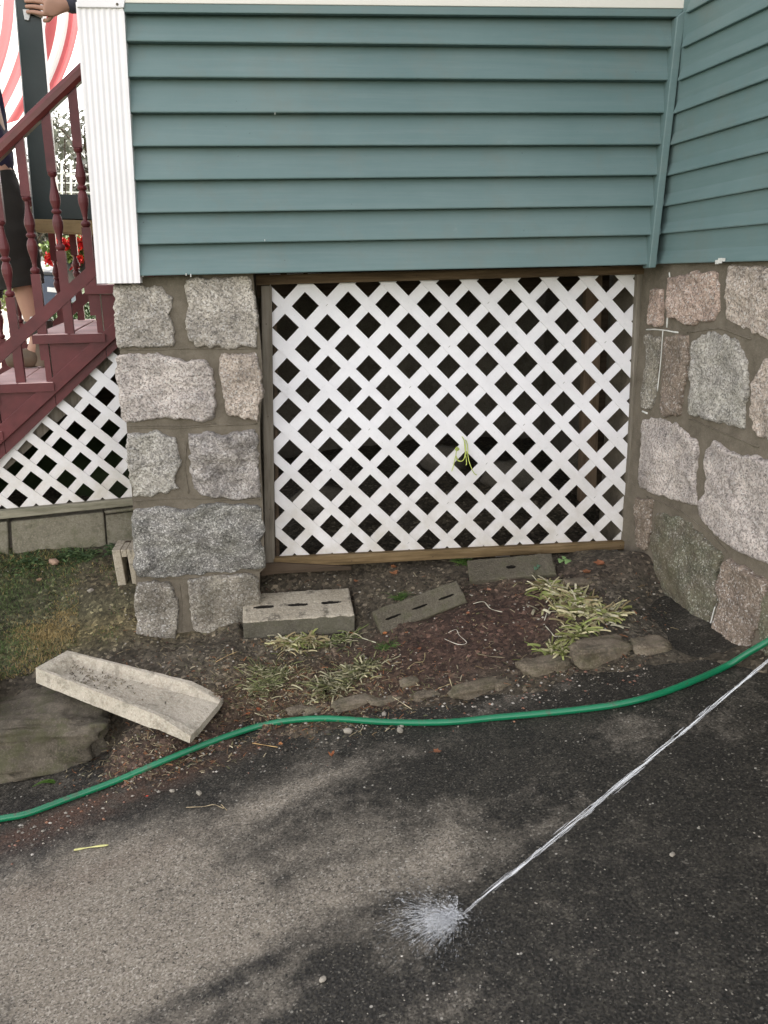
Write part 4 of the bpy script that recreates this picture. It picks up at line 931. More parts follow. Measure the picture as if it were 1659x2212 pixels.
stub_clump('cut_plant','thin straggling clump right of the stub clump','cut plant',[(705,1395,.02),(735,1385,.02),(755,1378,.02)],80,(.012,.04),[(.2,.24,.08),(.40,.36,.24),(.12,.14,.05)],GRP,.003)
stub_clump('grass_tuft','green grass tuft below the bottom board left of the flat block','grass',[(1005,1212,.02),(995,1216,.02)],70,(.012,.04),[(.08,.16,.03),(.14,.22,.05)],None,.0016)
stub_clump('grass_tuft','green tuft on the soil between the two cored blocks','grass',[(865,1292,.013)],90,(.008,.025),[(.06,.12,.025),(.1,.16,.04)],None,.0014)
stub_clump('grass_tuft','small green tuft left of the bare red soil','grass',[(840,1395,.018),(825,1400,.014)],60,(.008,.025),[(.06,.12,.03),(.1,.16,.04)],None,.0014)
stub_clump('weed','dark green weeds along the foot of the block wall','weed',[(165,1198,.03),(185,1205,.03),(250,1190,.03),(140,1205,.02),(60,1215,.04)],260,(.01,.035),[(.04,.07,.028),(.06,.10,.035),(.09,.13,.05)],None,.005)
# loose roots and straws: each its own
def strand(label,px,r,col,name='straw',cat='straw',group='straws and roots scattered on the bed',lift=.004):
    P=smooth_curve([hit(*q,lift) for q in px],5); m=MB(); m.tube(P,[r*(.7+.3*math.sin(i)) for i in range(len(P))],6,flat=.6); tag(m.build(name,simple(name+'_mat',col,.7,.15,60),smooth=True),label,cat,group)
strand('tan straw lying on the dirt right of the pier foot',[(466,1430),(490,1417),(513,1407)],.0021,(.42,.30,.15))
strand('pale upright straw at the bed edge',[(971,1466),(977,1485),(984,1503)],.002,(.52,.44,.26))
strand('short tan straw beside the pale upright one',[(946,1487),(960,1482),(973,1477)],.0016,(.48,.38,.2))
strand('yellow straws above the hose with stone chips',[(848,1505),(868,1518),(890,1532)],.0022,(.55,.47,.3))
strand('yellow green flat blade lying alone on the dry asphalt at left',[(160,1836),(195,1830),(234,1825)],.0042,(.55,.53,.22),'leaf_strip','leaf strip',None)
strand('curled dry stem on the asphalt below the hose',[(402,1744),(440,1742),(462,1738),(483,1746),(478,1738),(490,1750)],.0015,(.42,.33,.2),'dry_stem','stem',None)
strand('looped white root in the bare soil',[(968,1367),(985,1360),(992,1372),(1008,1388),(990,1392),(960,1380)],.0014,(.6,.55,.46),'root','root')
strand('white bent root near the flat block',[(1022,1304),(1045,1300),(1060,1315),(1085,1322)],.002,(.62,.58,.46),'root','root')
strand('white curled root left of the big clump',[(1176,1340),(1183,1320),(1190,1310),(1200,1300)],.0018,(.55,.52,.42),'root','root')
strand('white forked root below the big clump',[(1178,1352),(1190,1365),(1200,1375),(1225,1373)],.002,(.58,.55,.44),'root','root')
strand('thin root lying across the bare red soil',[(1030,1412),(1060,1418),(1090,1420)],.0012,(.40,.34,.22),'root','root')
strand('white peeled stem near the kerb under the left clump',[(782,1378),(800,1384),(812,1388)],.0026,(.6,.58,.42),'root','root')
strand('bent brown stem in the middle of the bed',[(880,1445),(895,1432),(915,1428),(918,1410)],.0016,(.36,.29,.15))
strand('orange straw just below the hose at left',[(545,1605),(575,1610),(600,1614)],.002,(.5,.33,.14))
strand('pale straw just above the hose left of centre',[(550,1540),(575,1548),(610,1552)],.002,(.5,.46,.3))
strand('long pale stem resting on the sparse clump',[(543,1450),(580,1465),(610,1475)],.0019,(.48,.44,.24))
strand('thin green white stem hanging from the sill at left bed',[(1022,1215),(1025,1225),(1028,1240)],.0011,(.4,.42,.24))
# leaves
def leaf(label,u,v,s,col,rot=0,curl=.5,name='fallen_leaf'):
    c=hit(u,v,.004); m=MB(); m.open=True; N=15; pts=[]
    ca,sa=math.cos(rot),math.sin(rot)
    lobes=[1,.55,.9,.5,.75,.4,.3,.35,.3,.4,.75,.5,.9,.55]
    ctr=m.add([c+ZUP*.004],col)
    ids=[]
    for ring,rr in ((0,.5),(1,1)):
        for k_,lb in enumerate(lobes):
            a=k_/len(lobes)*6.283; x=math.cos(a)*lb*rr*s; y=math.sin(a)*lb*rr*s*.8; z=curl*s*(rr**2)*abs(math.sin(a+rot*2))*.8+.002*nz(u,k_)
            ids.append(m.add([c+np.array([x*ca-y*sa,x*sa+y*ca,z+.004])],tuple(np.array(col)*(1-.25*rr*random.random()))))
    n=len(lobes)
    for k_ in range(n): m.face(ctr,ids[k_],ids[(k_+1)%n]); m.face(ids[k_],ids[n+k_],ids[n+(k_+1)%n],ids[(k_+1)%n])
    st_=m.add([c+np.array([-ca*s*.3,-sa*s*.3,.005]),c+np.array([-ca*s*1.1,-sa*s*1.1,.006]),c+np.array([-ca*s*1.1,-sa*s*1.1+.0015,.006]),c+np.array([-ca*s*.3,-sa*s*.3+.0015,.005])],tuple(np.array(col)*.7)); m.face(st_,st_+1,st_+2,st_+3)
    tag(m.build(name,mt['tint'],smooth=True),label,'leaf','fallen leaves')
OR=(.36,.135,.05); BR=(.24,.10,.05)
for a in [('large orange brown leaf right under the lattice bottom board',850,1242,.030,(.40,.18,.085),1.2,.5),('second orange leaf overlapping above the large one',848,1228,.018,(.33,.14,.06),.2,.6),('small orange leaf left of the large leaf',770,1258,.017,(.42,.17,.08),2,.4),('curled orange leaf on the asphalt below the hose bend',716,1636,.017,(.33,.12,.05),1.4,1.2),
   ('flat red brown leaf on the dark asphalt',941,1627,.019,BR,.1,.3),('orange leaf between the two cored blocks',830,1372,.014,OR,.4,.6),('orange leaf shred just right of the slanted block',1055,1277,.014,(.38,.19,.12),.3,.4),('brown leaf right of the flat block',1265,1240,.026,(.20,.085,.04),.3,.5),
   ('wide rust leaf at the right bed under the lattice corner',1300,1222,.034,(.30,.12,.06),2.8,.5),('orange wet leaf at the tip of the splash block',535,1545,.020,(.42,.13,.05),.6,.4),('second orange leaf beside the splash tip',560,1536,.014,(.36,.11,.05),2.2,.6),('orange shred near the hose at left centre',605,1611,.010,(.45,.2,.08),.2,.8),
   ('small leaf scrap above the hose below the red soil',885,1562,.010,(.38,.13,.07),.2,.8),('leaf shred on slanted block edge',1010,1328,.010,(.36,.15,.08),.4,.8),('brown dead leaf on the left lawn',82,1258,.018,(.25,.16,.10),.4,.8),('tiny red scrap on the wash below the hose',317,1723,.006,(.5,.06,.03),.3,.4),('rust leaf by the bed front straws',905,1405,.012,(.26,.10,.05),1,.6)]: leaf(*a)
# ivy seedlings
def seedling(label,u,v,cols,leaves):
    b=hit(u,v); t=thing('seedling',b,label,'seedling','seedlings by the lattice')
    for (dx,dy,dz,s) in leaves:
        c=b+np.array([dx,dy,dz]); m=MB(); m.open=True; ctr=m.add([c+ZUP*.002],cols); ids=[]
        for k_ in range(12):
            a=k_/12*6.283; r=s*(.8+.25*math.cos(3*a)); ids.append(m.add([c+np.array([math.cos(a)*r,math.sin(a)*r*.75,math.sin(a)*r*.5-.15*r])],tuple(np.array(cols)*(.8+.4*random.random()))))
        for k_ in range(12): m.face(ctr,ids[k_],ids[(k_+1)%12])
        m.build('leaf',mt['tint'],t,smooth=True)
        m=MB(); m.tube([b,(b+c)/2+ZUP*.005,c],.0008,5); m.build('stem',mt['tint'],t)
seedling('blue green ivy seedling on the flat block',1158,1245,(.07,.13,.08),[(-.012,0,.02,.014),(.012,0,.018,.013),(-.004,-.004,.036,.011),(.008,.004,.042,.009),(.004,-.01,.006,.016)])
seedling('bright green seedling at the right end of the flat block',1218,1216,(.15,.24,.09),[(-.014,0,.012,.014),(.012,-.004,.010,.018),(.0,.004,.022,.010)])
# fern at the boulder
def fern(label,u,v):
    b=hit(u,v); t=thing('fern',b,label,'fern')
    for f in range(7):
        az=-.6+f*.35+math.pi*.75; m=MB(); m.open=True; L=.055+.01*(f%3)
        d_=np.array([math.cos(az)*.9,-.35,.45]); d_/=np.linalg.norm(d_); side=np.cross(d_,ZUP); side/=np.linalg.norm(side)
        for i in range(12):
            s=i/12*L; p=b+d_*s+ZUP*(-s*s*6)
            for sg in (-1,1):
                l=.014*(1-i/13); q=p+side*sg*l+d_*.003; g_=random.uniform(.8,1.15); m.poly([p,p+d_*.003,q+d_*.0012,q-d_*.0012],(.14*g_,.26*g_,.05*g_))
        m.build('frond',mt['tint'],t)
fern('small bright green fern at the foot of the boulder',118,1688)
# grass and gravel scatter (uncountable)
def in_poly(u,v,poly):
    c=False;n=len(poly)
    for i in range(n):
        x1,y1=poly[i];x2,y2=poly[i-1]
        if (y1>v)!=(y2>v) and u<(x2-x1)*(v-y1)/(y2-y1)+x1: c=not c
    return c
m=MB(); m.open=True; cnt=0
LAWN=[(-140,1180),(240,1180),(262,1300),(255,1390),(150,1400),(60,1460),(-140,1500)]
for _ in range(60000):
    if cnt>15000: break
    x=random.uniform(-1.45,-.55); y=random.uniform(-.35,.5); p=np.array([x,y,soil_z(x,y)]); u,v=proj(p)
    if not in_poly(u,v,LAWN): continue
    dn=.38+.9*nz(x*6,y*6,4)+(.35 if u<170 else -.25)+(-.45 if (230<v-1100<250) else 0)
    if v>1330 and v<1400: dn+=.15
    if random.random()>dn: continue
    cnt+=1; a=random.uniform(0,6.28); L=random.uniform(.006,.02)*(1.15 if u<120 else .9); lean=random.uniform(.5,1.9)
    d_=np.array([math.cos(a)*lean,math.sin(a)*lean,1]); d_/=np.linalg.norm(d_); side=np.array([-math.sin(a),math.cos(a),0])*.0011
    dry=.5+.9*nz(x*4+5,y*5,9)+(.35 if 1325<v<1385 else -.05)
    col=np.array((.30,.22,.09)) if random.random()<dry*.75 else np.array(random.choice([(.07,.115,.03),(.10,.15,.045),(.055,.095,.028),(.14,.17,.07)]))
    col=tuple(col*random.uniform(.7,1.2)); q=p+d_*L*.55; m.poly([p-side,p+side,q+side*.8,q-side*.8],col); tip=q+(d_+np.array([0,0,-.5]))*L*.5; m.poly([q-side*.8,q+side*.8,tip],col)
tag(m.build('lawn_grass',mt['grass']),'patchy short green and dried grass on the left lawn','grass',None,'stuff')
# gravel grains on asphalt and soil
def grains(name,label,N,region,size,cols,pw=2.5,zoff=.2):
    m=MB(); ico=[(0,0,1),(.9,0,.2),(.28,.85,.2),(-.72,.52,.2),(-.72,-.52,.2),(.28,-.85,.2)]
    for _ in range(N):
        u,v=region(); p=hitf(u,v); s=size[0]+(size[1]-size[0])*random.random()**pw; c=np.array(random.choice(cols))*random.uniform(.7,1.2); a=random.uniform(0,6.28); ca,sa=math.cos(a),math.sin(a); e=random.uniform(.5,1)
        b=m.add([p+np.array([(x*ca-y*e*sa)*s*random.uniform(.8,1.2),(x*sa+y*e*ca)*s,(z-.2)*s*.7+s*zoff]) for x,y,z in ico],tuple(c))
        for k_ in range(5): m.face(b,b+1+k_,b+1+(k_+1)%5)
        bb=m.add([p+np.array([0,0,-s*.3])],tuple(c))
        for k_ in range(5): m.face(bb,b+1+(k_+1)%5,b+1+k_)
    return tag(m.build(name,mt['stonebits']),label,'gravel',None,'stuff')
def hitf(u,v):   # fast: asphalt plane or soil
    p=on_asph(u,v); 
    if soil_z(p[0],p[1])>plane_z(p[0],p[1]): return hit(u,v)
    return p
def reg_asph():
    while True:
        u=random.uniform(-20,1680); v=1480+730*random.random()**.8
        if v>np.interp(u,[e[0] for e in EDGE],[e[1] for e in EDGE]): return u,v
PALE=[(.30,.27,.225),(.24,.215,.18),(.42,.39,.34),(.16,.145,.12),(.2,.18,.15),(.13,.115,.09)]
grains('asphalt_grit','pale grit and tiny pebbles on the driveway',1700,reg_asph,(.0006,.0036),PALE,5.0)
def reg_edge():
    u=random.uniform(0,1400); v=np.interp(u,[e[0] for e in EDGE],[e[1] for e in EDGE])+random.gauss(5,28); return u,v
grains('edge_gravel','loose pebbles and grit along the bed edge',1500,reg_edge,(.001,.008),PALE+[(.26,.13,.08),(.2,.11,.08)],3)
def reg_bed():
    while True:
        u=random.uniform(230,1450); v=random.uniform(1240,1620)
        if v<np.interp(u,[e[0] for e in EDGE],[e[1] for e in EDGE]) and v>1200: return u,v
grains('soil_crumbs','soil crumbs and grit in the planting bed',3200,reg_bed,(.0015,.0075),[(.07,.05,.035),(.10,.075,.05),(.05,.035,.028),(.13,.11,.08),(.35,.32,.27),(.09,.05,.035)],2.5)
def reg_lawn(): return random.uniform(0,480),random.uniform(1200,1420)
grains('lawn_grit','pale grit on the left lawn',260,reg_lawn,(.001,.005),PALE,3)
# chopped litter
m=MB(); m.open=True
for _ in range(7500):
    u,v=(random.gauss(640,140),random.gauss(1490,50)) if random.random()<.55 else ((random.gauss(330,90),random.gauss(1640,35)) if random.random()<.3 else reg_bed())
    if v>np.interp(u,[e[0] for e in EDGE],[e[1] for e in EDGE])+45: continue
    p=hitf(u,v)+ZUP*.0015; a=random.uniform(0,6.28); L=random.uniform(.005,.032)*random.random()**.4; d_=np.array([math.cos(a),math.sin(a),random.uniform(-.1,.35)]); sd_=np.array([-math.sin(a),math.cos(a),random.uniform(-.4,.4)])
    col=np.array(random.choice([(.24,.17,.09),(.36,.29,.17),(.14,.09,.05),(.30,.13,.06),(.44,.38,.25),(.10,.07,.045),(.17,.17,.08)]))*random.uniform(.6,1.1)
    m.ribbon([p,p+d_*L*.5+ZUP*.001,p+d_*L],random.uniform(.0009,.0036),sd_,tuple(col))
tag(m.build('plant_litter',mt['tint']),'chopped dry plant litter scattered over the bed','plant litter',None,'stuff')
# under-stair darkness: added dark panel at the far side and carriage behind the lattice
m=MB(); m.prism([exl(u0,u1,-170),exl(u0,u1,330),(330,1120),(-170,1160)] and [ST(*exl(u0,u1,-170),.02)+E2*1.2,ST(*exl(u0,u1,330),.02)+E2*1.2,ST(330,1150,.02)+E2*1.2,ST(-170,1190,.02)+E2*1.2],E2*.02); m.build('far_shade_panel',mt['wood_dark'],stair)
m=MB(); 
def offl(q,dy): return (q[0],q[1]+dy)
m.prism([ST(*offl(exl(b0,b1,x),dy),.06) for x,dy in ((-170,-10),(330,-10),(330,62),(-170,70))],E2*.035); m.build('carriage_board',mt['wood_gray'],stair)
# ------------------------------------------------------------------ dark green post and beam behind the stairs
pf=thing('porch_frame',ST(90,500,1.08),'dark green post and beam resting on a tan timber behind the stairs','porch frame')
OP=1.06
m=MB(); m.prism([ST(22,-140,OP),ST(74,-140,OP),ST(127,476,OP),ST(73.5,474,OP)],E2*.10); m.build('post',mt['green_post'],pf,bevel=.003)
m=MB(); m.prism([ST(19.5,-140,OP-.002),ST(22.3,-140,OP-.002),ST(74,474,OP-.002),ST(71.5,474,OP-.002)],E2*.10); m.build('post_edge',simple('gray_edge_trim',(.25,.28,.28),.5),pf)
m=MB(); m.prism([ST(120,419,OP+.004),ST(330,424,OP+.004),ST(330,478,OP+.004),ST(125,473,OP+.004)],E2*.09); m.build('beam',mt['green_post'],pf,bevel=.003)
m=MB(); m.prism([ST(73,473,OP-.01),ST(330,480,OP-.01),ST(330,512,OP-.01),ST(76,500,OP-.01)],E2*.12); m.build('timber',mt['wood_tan'],pf,bevel=.003)
m=MB(); m.prism([ST(49,20,OP-.012),ST(63,20,OP-.012),ST(66,28,OP-.012),ST(62,44,OP-.012),ST(53,42,OP-.012)],E2*.010); m.prism([ST(63,22,OP-.012),ST(92,34,OP-.012),ST(92,39,OP-.012),ST(66,29,OP-.012)],E2*.010); m.build('bracket',simple('white_bracket',(.6,.6,.58),.4),pf,bevel=.001)
# ------------------------------------------------------------------ people
skin_m=simple('skin',(.38,.215,.15),.55,.08,8,.1); sock_m=simple('white_sock',(.66,.64,.62),.9,.08,20,.3)
shirt_m=simple('dark_purple_cloth',(.022,.018,.045),.9,.2,12,.3); short_m=simple('dark_olive_cloth',(.016,.014,.011),.9,.25,8,.4); sleeve_m=simple('dark_gray_cloth',(.05,.052,.07),.9,.2,14,.4)
boot_m=simple('dark_boot_leather',(.045,.042,.032),.6,.3,14,.3); boot2_m=simple('tan_boot_leather',(.11,.08,.052),.7,.25,14,.4); hair_m=simple('brown_hair',(.05,.03,.02),.7,.3,50,.4)
def skin(name,V,Ed,Rr,mat,parent,sub=2,root=0):
    off=np.array(parent.matrix_world.translation)
    me=bpy.data.meshes.new(name); me.from_pydata([tuple(np.array(v)-off) for v in V],Ed,[]); me.materials.append(mat)
    o=bpy.data.objects.new(name,me); scene.collection.objects.link(o); o.parent=parent
    md=o.modifiers.new('skin','SKIN'); md.use_smooth_shade=True
    for i,r in enumerate(Rr):
        sv=me.skin_vertices[0].data[i]; sv.radius=r if hasattr(r,'__len__') else (r,r); sv.use_root=(i==root)
    sm=o.modifiers.new('sub','SUBSURF'); sm.levels=sub; sm.render_levels=sub
    return o
def hand(parent,wrist,palm,knuck,tips,thumb,V,Ed,Rr,wi):
    pass
def figure(label,J,mat_shirt,name='person'):
    t=thing('person',J['base'],label,'person')
    V=[];E_=[];R2=[]
    def a(p,r,c=None): V.append(p);R2.append(r); i=len(V)-1; (E_.append((c,i)) if c is not None else None); return i
    pel=a(J['pelvis'],.12); sp_=a(J['waist'],.115,pel); ch=a(J['chest'],.14,sp_); nk=a(J['neck'],.058,ch); 
    hb=a(J['neck']+ZUP*.07,.062,nk); hc=a(J['neck']+ZUP*.16+J['face']*.015,(.085,.098),hb); ht=a(J['neck']+ZUP*.24,.065,hc)
    for sd_ in ('R','L'):
        s_=a(J['sh'+sd_],.06,ch); e_=a(J['el'+sd_],.045,s_); w_=a(J['wr'+sd_],.029,e_); pm_=a(J['pm'+sd_],(.040,.020),w_)
        for k_,(kn,mid,tip) in enumerate(J['fi'+sd_]):
            i1=a(kn,.0115,pm_); i2=a(mid,.0098,i1); a(tip,.0082,i2)
        hp=a(J['hip'+sd_],.095,pel); kn=a(J['kn'+sd_],.06,hp); cf=a(J['kn'+sd_]*.65+J['an'+sd_]*.35,.056,kn); an=a(J['an'+sd_],.038,cf); a(J['to'+sd_],.035,an)
    skin('body',V,E_,R2,skin_m,t)
    # face
    hcp=J['neck']+ZUP*.16+J['face']*.015; f=J['face']; sde=np.cross(ZUP,f)
    m=MB(); m.tube([hcp+f*.088+ZUP*.015,hcp+f*.108-ZUP*.02,hcp+f*.088-ZUP*.028],[.008,.014,.009],10); m.build('nose',skin_m,t,smooth=True)
    for sg in (-1,1):
        m=MB(); m.lathe(hcp+f*.082+sde*sg*.032+ZUP*.012,[(-.004,.004),(0,.010),(.004,.012),(.008,.008),(.010,.001)],12,f); m.build('eye',simple('eye_white',(.6,.6,.6),.2),t,smooth=True)
        m=MB(); m.tube([hcp+sde*sg*.083+ZUP*.02,hcp+sde*sg*.094,hcp+sde*sg*.083-ZUP*.028],[.008,.014,.006],8); m.build('ear',skin_m,t,smooth=True)
    m=MB(); m.tube([hcp+f*.083-sde*.022-ZUP*.05,hcp+f*.092-ZUP*.05,hcp+f*.083+sde*.022-ZUP*.05],[.003,.006,.003],8); m.build('mouth',simple('lips',(.35,.15,.12),.5),t,smooth=True)
    skin('hair',[hcp-f*.02+ZUP*.04,hcp-f*.02+ZUP*.095,hcp-f*.06],[(0,1),(0,2)],[.095,.075,.07],hair_m,t)
    # clothes
    skin('shirt',[J['pelvis']+ZUP*.02,J['waist'],J['chest'],J['neck']-ZUP*.03,J['shR'],J['elR'],lerp(J['elR'],J['wrR'],J['sleeve']),J['shL'],J['elL'],lerp(J['elL'],J['wrL'],J['sleeve'])],[(0,1),(1,2),(2,3),(2,4),(4,5),(5,6),(2,7),(7,8),(8,9)],[.145,.14,.165,.07,.082,.064,.05,.082,.064,.05],mat_shirt,t)
    return t
def fing(kn,mid,tip): return (kn,mid,tip)
def relaxed(pm,down,fwd,side):
    out=[]
    for k_ in range(4):
        L=(.075,.085,.08,.065)[k_]; b=pm+side*(k_-1.5)*.019+down*.03; out.append((b+down*.012,b+down*(L*.55)+fwd*.012,b+down*(L*.85)+fwd*.035))
    b=pm-side*.035-down*.02; out.append((b,b+down*.03-side*.012+fwd*.01,b+down*.052-side*.010+fwd*.022)); return out
P6=lambda u,v,o=.62: ST(u,v,o)
g=P6(60,790); zt1=z2-RISE
J=dict(base=np.array([*P6(40,760)[:2],zt1]),pelvis=P6(-28,405),waist=P6(-42,320),chest=P6(-62,200),neck=P6(-72,110),face=-E1,
 shR=P6(-25,150),shL=P6(-110,165,.85),elR=P6(-75,290),elL=P6(-150,290,.9),wrR=P6(-150,350),wrL=P6(-190,360,.9),pmR=P6(-175,360),pmL=P6(-215,380,.9),
 hipR=P6(-2,440),hipL=P6(-50,440,.8),knR=P6(46,590),knL=P6(-45,610,.85),anR=P6(84,728),anL=P6(-30,760,.85),toR=P6(70,775),toL=P6(-60,800,.85),sleeve=1.0)
J['fiR']=relaxed(J['pmR'],-E1*.8-ZUP*.6,-ZUP*.5,E2); J['fiL']=relaxed(J['pmL'],-E1*.8-ZUP*.6,-ZUP*.5,E2)
pa=figure('person on the stairs in dark shorts and boots, cut off by the left edge',J,shirt_m)
def wrinkled(pts,rads,seg=28,amp=.008,cap=False):
    m=MB(); P=smooth_curve([np.array(p) for p in pts],8); n=len(P); rr=np.interp(np.linspace(0,1,n),np.linspace(0,1,len(rads)),rads)
    m.tube(P,list(rr),seg,cap); out=[]
    for i,v in enumerate(m.v):
        k_=i//seg; c=P[min(k_,n-1)]; d_=np.array(v)-c; d_/=np.linalg.norm(d_)+1e-9
        out.append(tuple(np.array(v)+d_*amp*(fbm(v[0]*9,v[1]*9,v[2]*22,3)))) 
    m.v=out; return m
m=wrinkled([P6(-36,385),P6(-14,440),P6(12,510),P6(32,575),P6(45,620)],[.13,.135,.128,.112,.100]); m.build('shorts_leg',short_m,pa,smooth=True)
m=wrinkled([P6(-45,418,.72),P6(-48,480,.8),P6(-46,560,.85),P6(-45,640,.85)],[.13,.13,.11,.10]); m.build('shorts_leg',short_m,pa,smooth=True)
m=wrinkled([P6(77,682),P6(84,706)],[.047,.044],amp=.003); m.build('sock',sock_m,pa,smooth=True)
m=wrinkled([P6(82,693),P6(86,722)],[.062,.056],amp=.003,cap=True); m.build('boot_collar',boot_m,pa,smooth=True)
m=wrinkled([P6(86,716),P6(92,745),P6(97,772),P6(98,790)],[.046,.043,.048,.05],amp=.004,cap=True); m.build('boot_shaft',boot2_m,pa,smooth=True)
fz=np.array([*P6(98,790)[:2],zt1]); 
skin('boot_foot',[fz+ZUP*.045,fz+ZUP*.045-E1*.08,fz+ZUP*.035-E1*.17],[(0,1),(1,2)],[.05,.048,.036],boot2_m,pa)
fz=np.array([*P6(-30,800,.85)[:2],zt1]); skin('boot_foot',[fz+ZUP*.16,fz+ZUP*.045,fz+ZUP*.045-E1*.08,fz+ZUP*.035-E1*.17],[(0,1),(1,2),(2,3)],[.05,.05,.048,.036],boot2_m,pa)
# second person: standing on the porch, hand round the green post
OB=OP-.035; PB=lambda u,v,o=OB: ST(u,v,o)
base=np.array([*ST(380,300,1.5)[:2],1.67])
wr=PB(131,14,OP-.03); pmv=PB(108,16,OP-.038)
J=dict(base=base,pelvis=base+ZUP*.92,waist=base+ZUP*1.1,chest=base+ZUP*1.33,neck=base+ZUP*1.5,face=-E1,
 shL=base+ZUP*1.42-E1*.02-E2*.18,shR=base+ZUP*1.42+E2*.19,wrL=wr,wrR=base+ZUP*.85+E2*.25-E1*.05,
 hipL=base+ZUP*.9-E2*.09,hipR=base+ZUP*.9+E2*.09,knL=base+ZUP*.5-E2*.1,knR=base+ZUP*.5+E2*.1,anL=base+ZUP*.09-E2*.1,anR=base+ZUP*.09+E2*.1,toL=base+ZUP*.035-E2*.1-E1*.15,toR=base+ZUP*.035+E2*.1-E1*.15,sleeve=.97,
 pmL=pmv,pmR=base+ZUP*.77+E2*.25-E1*.06)
J['elL']=lerp(J['shL'],wr,.5)-ZUP*.05+E1*.02; J['elR']=base+ZUP*1.12+E2*.24+E1*.03
J['fiL']=[(PB(96,-8+13.0*k_,OP-.040),PB(74,-10+12.0*k_,OP-.030),PB(50+2*k_,-9+11.5*k_,OP-.014)) for k_ in range(4)]+[(PB(112,34,OP-.03),PB(104,44,OP-.018),PB(93,45,OP-.004))]
J['fiR']=relaxed(J['pmR'],-ZUP,-E1*.5,E2)
pb=figure('person behind the white corner post with a hand round the green post',J,sleeve_m)
skin('trousers',[base+ZUP*.93,J['hipL'],J['knL'],J['anL'],J['hipR'],J['knR'],J['anR']],[(0,1),(1,2),(2,3),(0,4),(4,5),(5,6)],[.13,.11,.08,.065,.11,.08,.065],short_m,pb)
# ------------------------------------------------------------------ flag
k=NT('flag_cloth'); at=k.attr(); m_=k.mix(1,at.outputs['Color'],k.ramp(k.noise(14,4),[(.3,.95),(.7,1.0)]),'MULTIPLY')
tr=k.n('ShaderNodeBsdfTranslucent'); k.l(m_,tr.inputs[0]); k.out(m_,.9,.1); mx=k.n('ShaderNodeMixShader'); mx.inputs[0].default_value=.62; k.l(k.p.outputs[0],mx.inputs[1]); k.l(tr.outputs[0],mx.inputs[2]); k.l(mx.outputs[0],k.t.nodes['Material Output'].inputs['Surface']); flagm=k.m
m=MB(); OFg=2.2
def FP(s,t):   # s across stripes from right edge leftwards, t down
    y=-90+352*t*(1-.0*s)+ (s*4.0); x=173-s*31-78*max(0,(y-20)/240)**1.9-(.0 if y>0 else 0)*1
    x-= s*3.0*t; y=y+ (s-2.6)*7*t
    return ST(x,y,OFg+.07*math.sin(s*1.4+t*2)+.02*math.sin(s*5))
ns_=13; sub=5; nt_=26; ids=[]
RED=(.54,.15,.16); WHT=(.78,.76,.75)
for a in range(ns_):
    col=RED if a%2==0 else WHT
    for b in range(sub):
        s0=a*.75+b*.75/sub; s1=s0+.75/sub
        for c in range(nt_): m.poly([FP(s0,c/nt_),FP(s1,c/nt_),FP(s1,(c+1)/nt_),FP(s0,(c+1)/nt_)],col)
m.open=True
fg=thing('flag',ST(60,100,OFg),'large red and white striped flag hanging behind the green post','flag'); m.build('cloth',flagm,fg,smooth=True,merge=False)
# ------------------------------------------------------------------ yard things beyond the stairs
def leafcloud(m,c,dim,n,size,cols,shape=1):
    for _ in range(n):
        while True:
            q=rng.uniform(-1,1,3)
            if q@q<=1: break
        q=q*(1+.25*nz(*(q*2+c[0]))); p=np.array(c)+q*np.array(dim); a=rng.uniform(0,6.28); e=rng.uniform(-1.2,1.2)
        d_=np.array([math.cos(a)*math.cos(e),math.sin(a)*math.cos(e),math.sin(e)]); o=np.cross(d_,[0.3,.2,1]); o/=np.linalg.norm(o)+1e-9; s=size*rng.uniform(.5,1.3)
        col=np.array(cols[rng.integers(len(cols))])*rng.uniform(.7,1.25); m.poly([p,p+d_*s*.5+o*s*.3,p+d_*s,p+d_*s*.5-o*s*.3],tuple(col))
def shrub(label,c,dim,n,size,cols,cat='bush',group=None,name='bush'):
    t=thing(name,(c[0],c[1],c[2]-dim[2]),label,cat,group); m=MB(); m.open=True; leafcloud(m,c,dim,n,size,cols); m.build('foliage',mt['grass'],t)
    m=MB(); 
    for k_ in range(5): a=k_*1.3; m.tube([np.array([c[0],c[1],c[2]-dim[2]-.1]),np.array([c[0]+math.cos(a)*dim[0]*.5,c[1]+math.sin(a)*dim[1]*.5,c[2]+dim[2]*.3])],[.012,.005],6)
    m.build('stems',mt['wood_dark'],t); return t
GRN=[(.08,.14,.03),(.12,.19,.05),(.05,.09,.025),(.17,.24,.07)]
q=onY(750,690,3.0); shrub('green shrub behind the porch glimpsed through the top left of the big lattice',(q[0],3.0,q[2]-.05),(.7,.3,.6),5000,.06,GRN)
q=onY(130,900,2.6); shrub('green shrub behind the stairs glimpsed through the stair lattice',(q[0],2.9,q[2]+.05),(.4,.3,.3),1500,.045,GRN)
q=onY(160,690,4.2); shrub('dark green low bush beyond the treads near the grass',(q[0],4.2,q[2]-.02),(.28,.3,.16),2200,.04,[(.04,.08,.02),(.06,.11,.03),(.03,.06,.015)])
q=onY(10,630,4.6); shrub('yellow green bush beside the walk at the left edge',(q[0]-.2,4.6,q[2]),(.35,.4,.17),2000,.05,[(.14,.2,.05),(.2,.22,.08)])
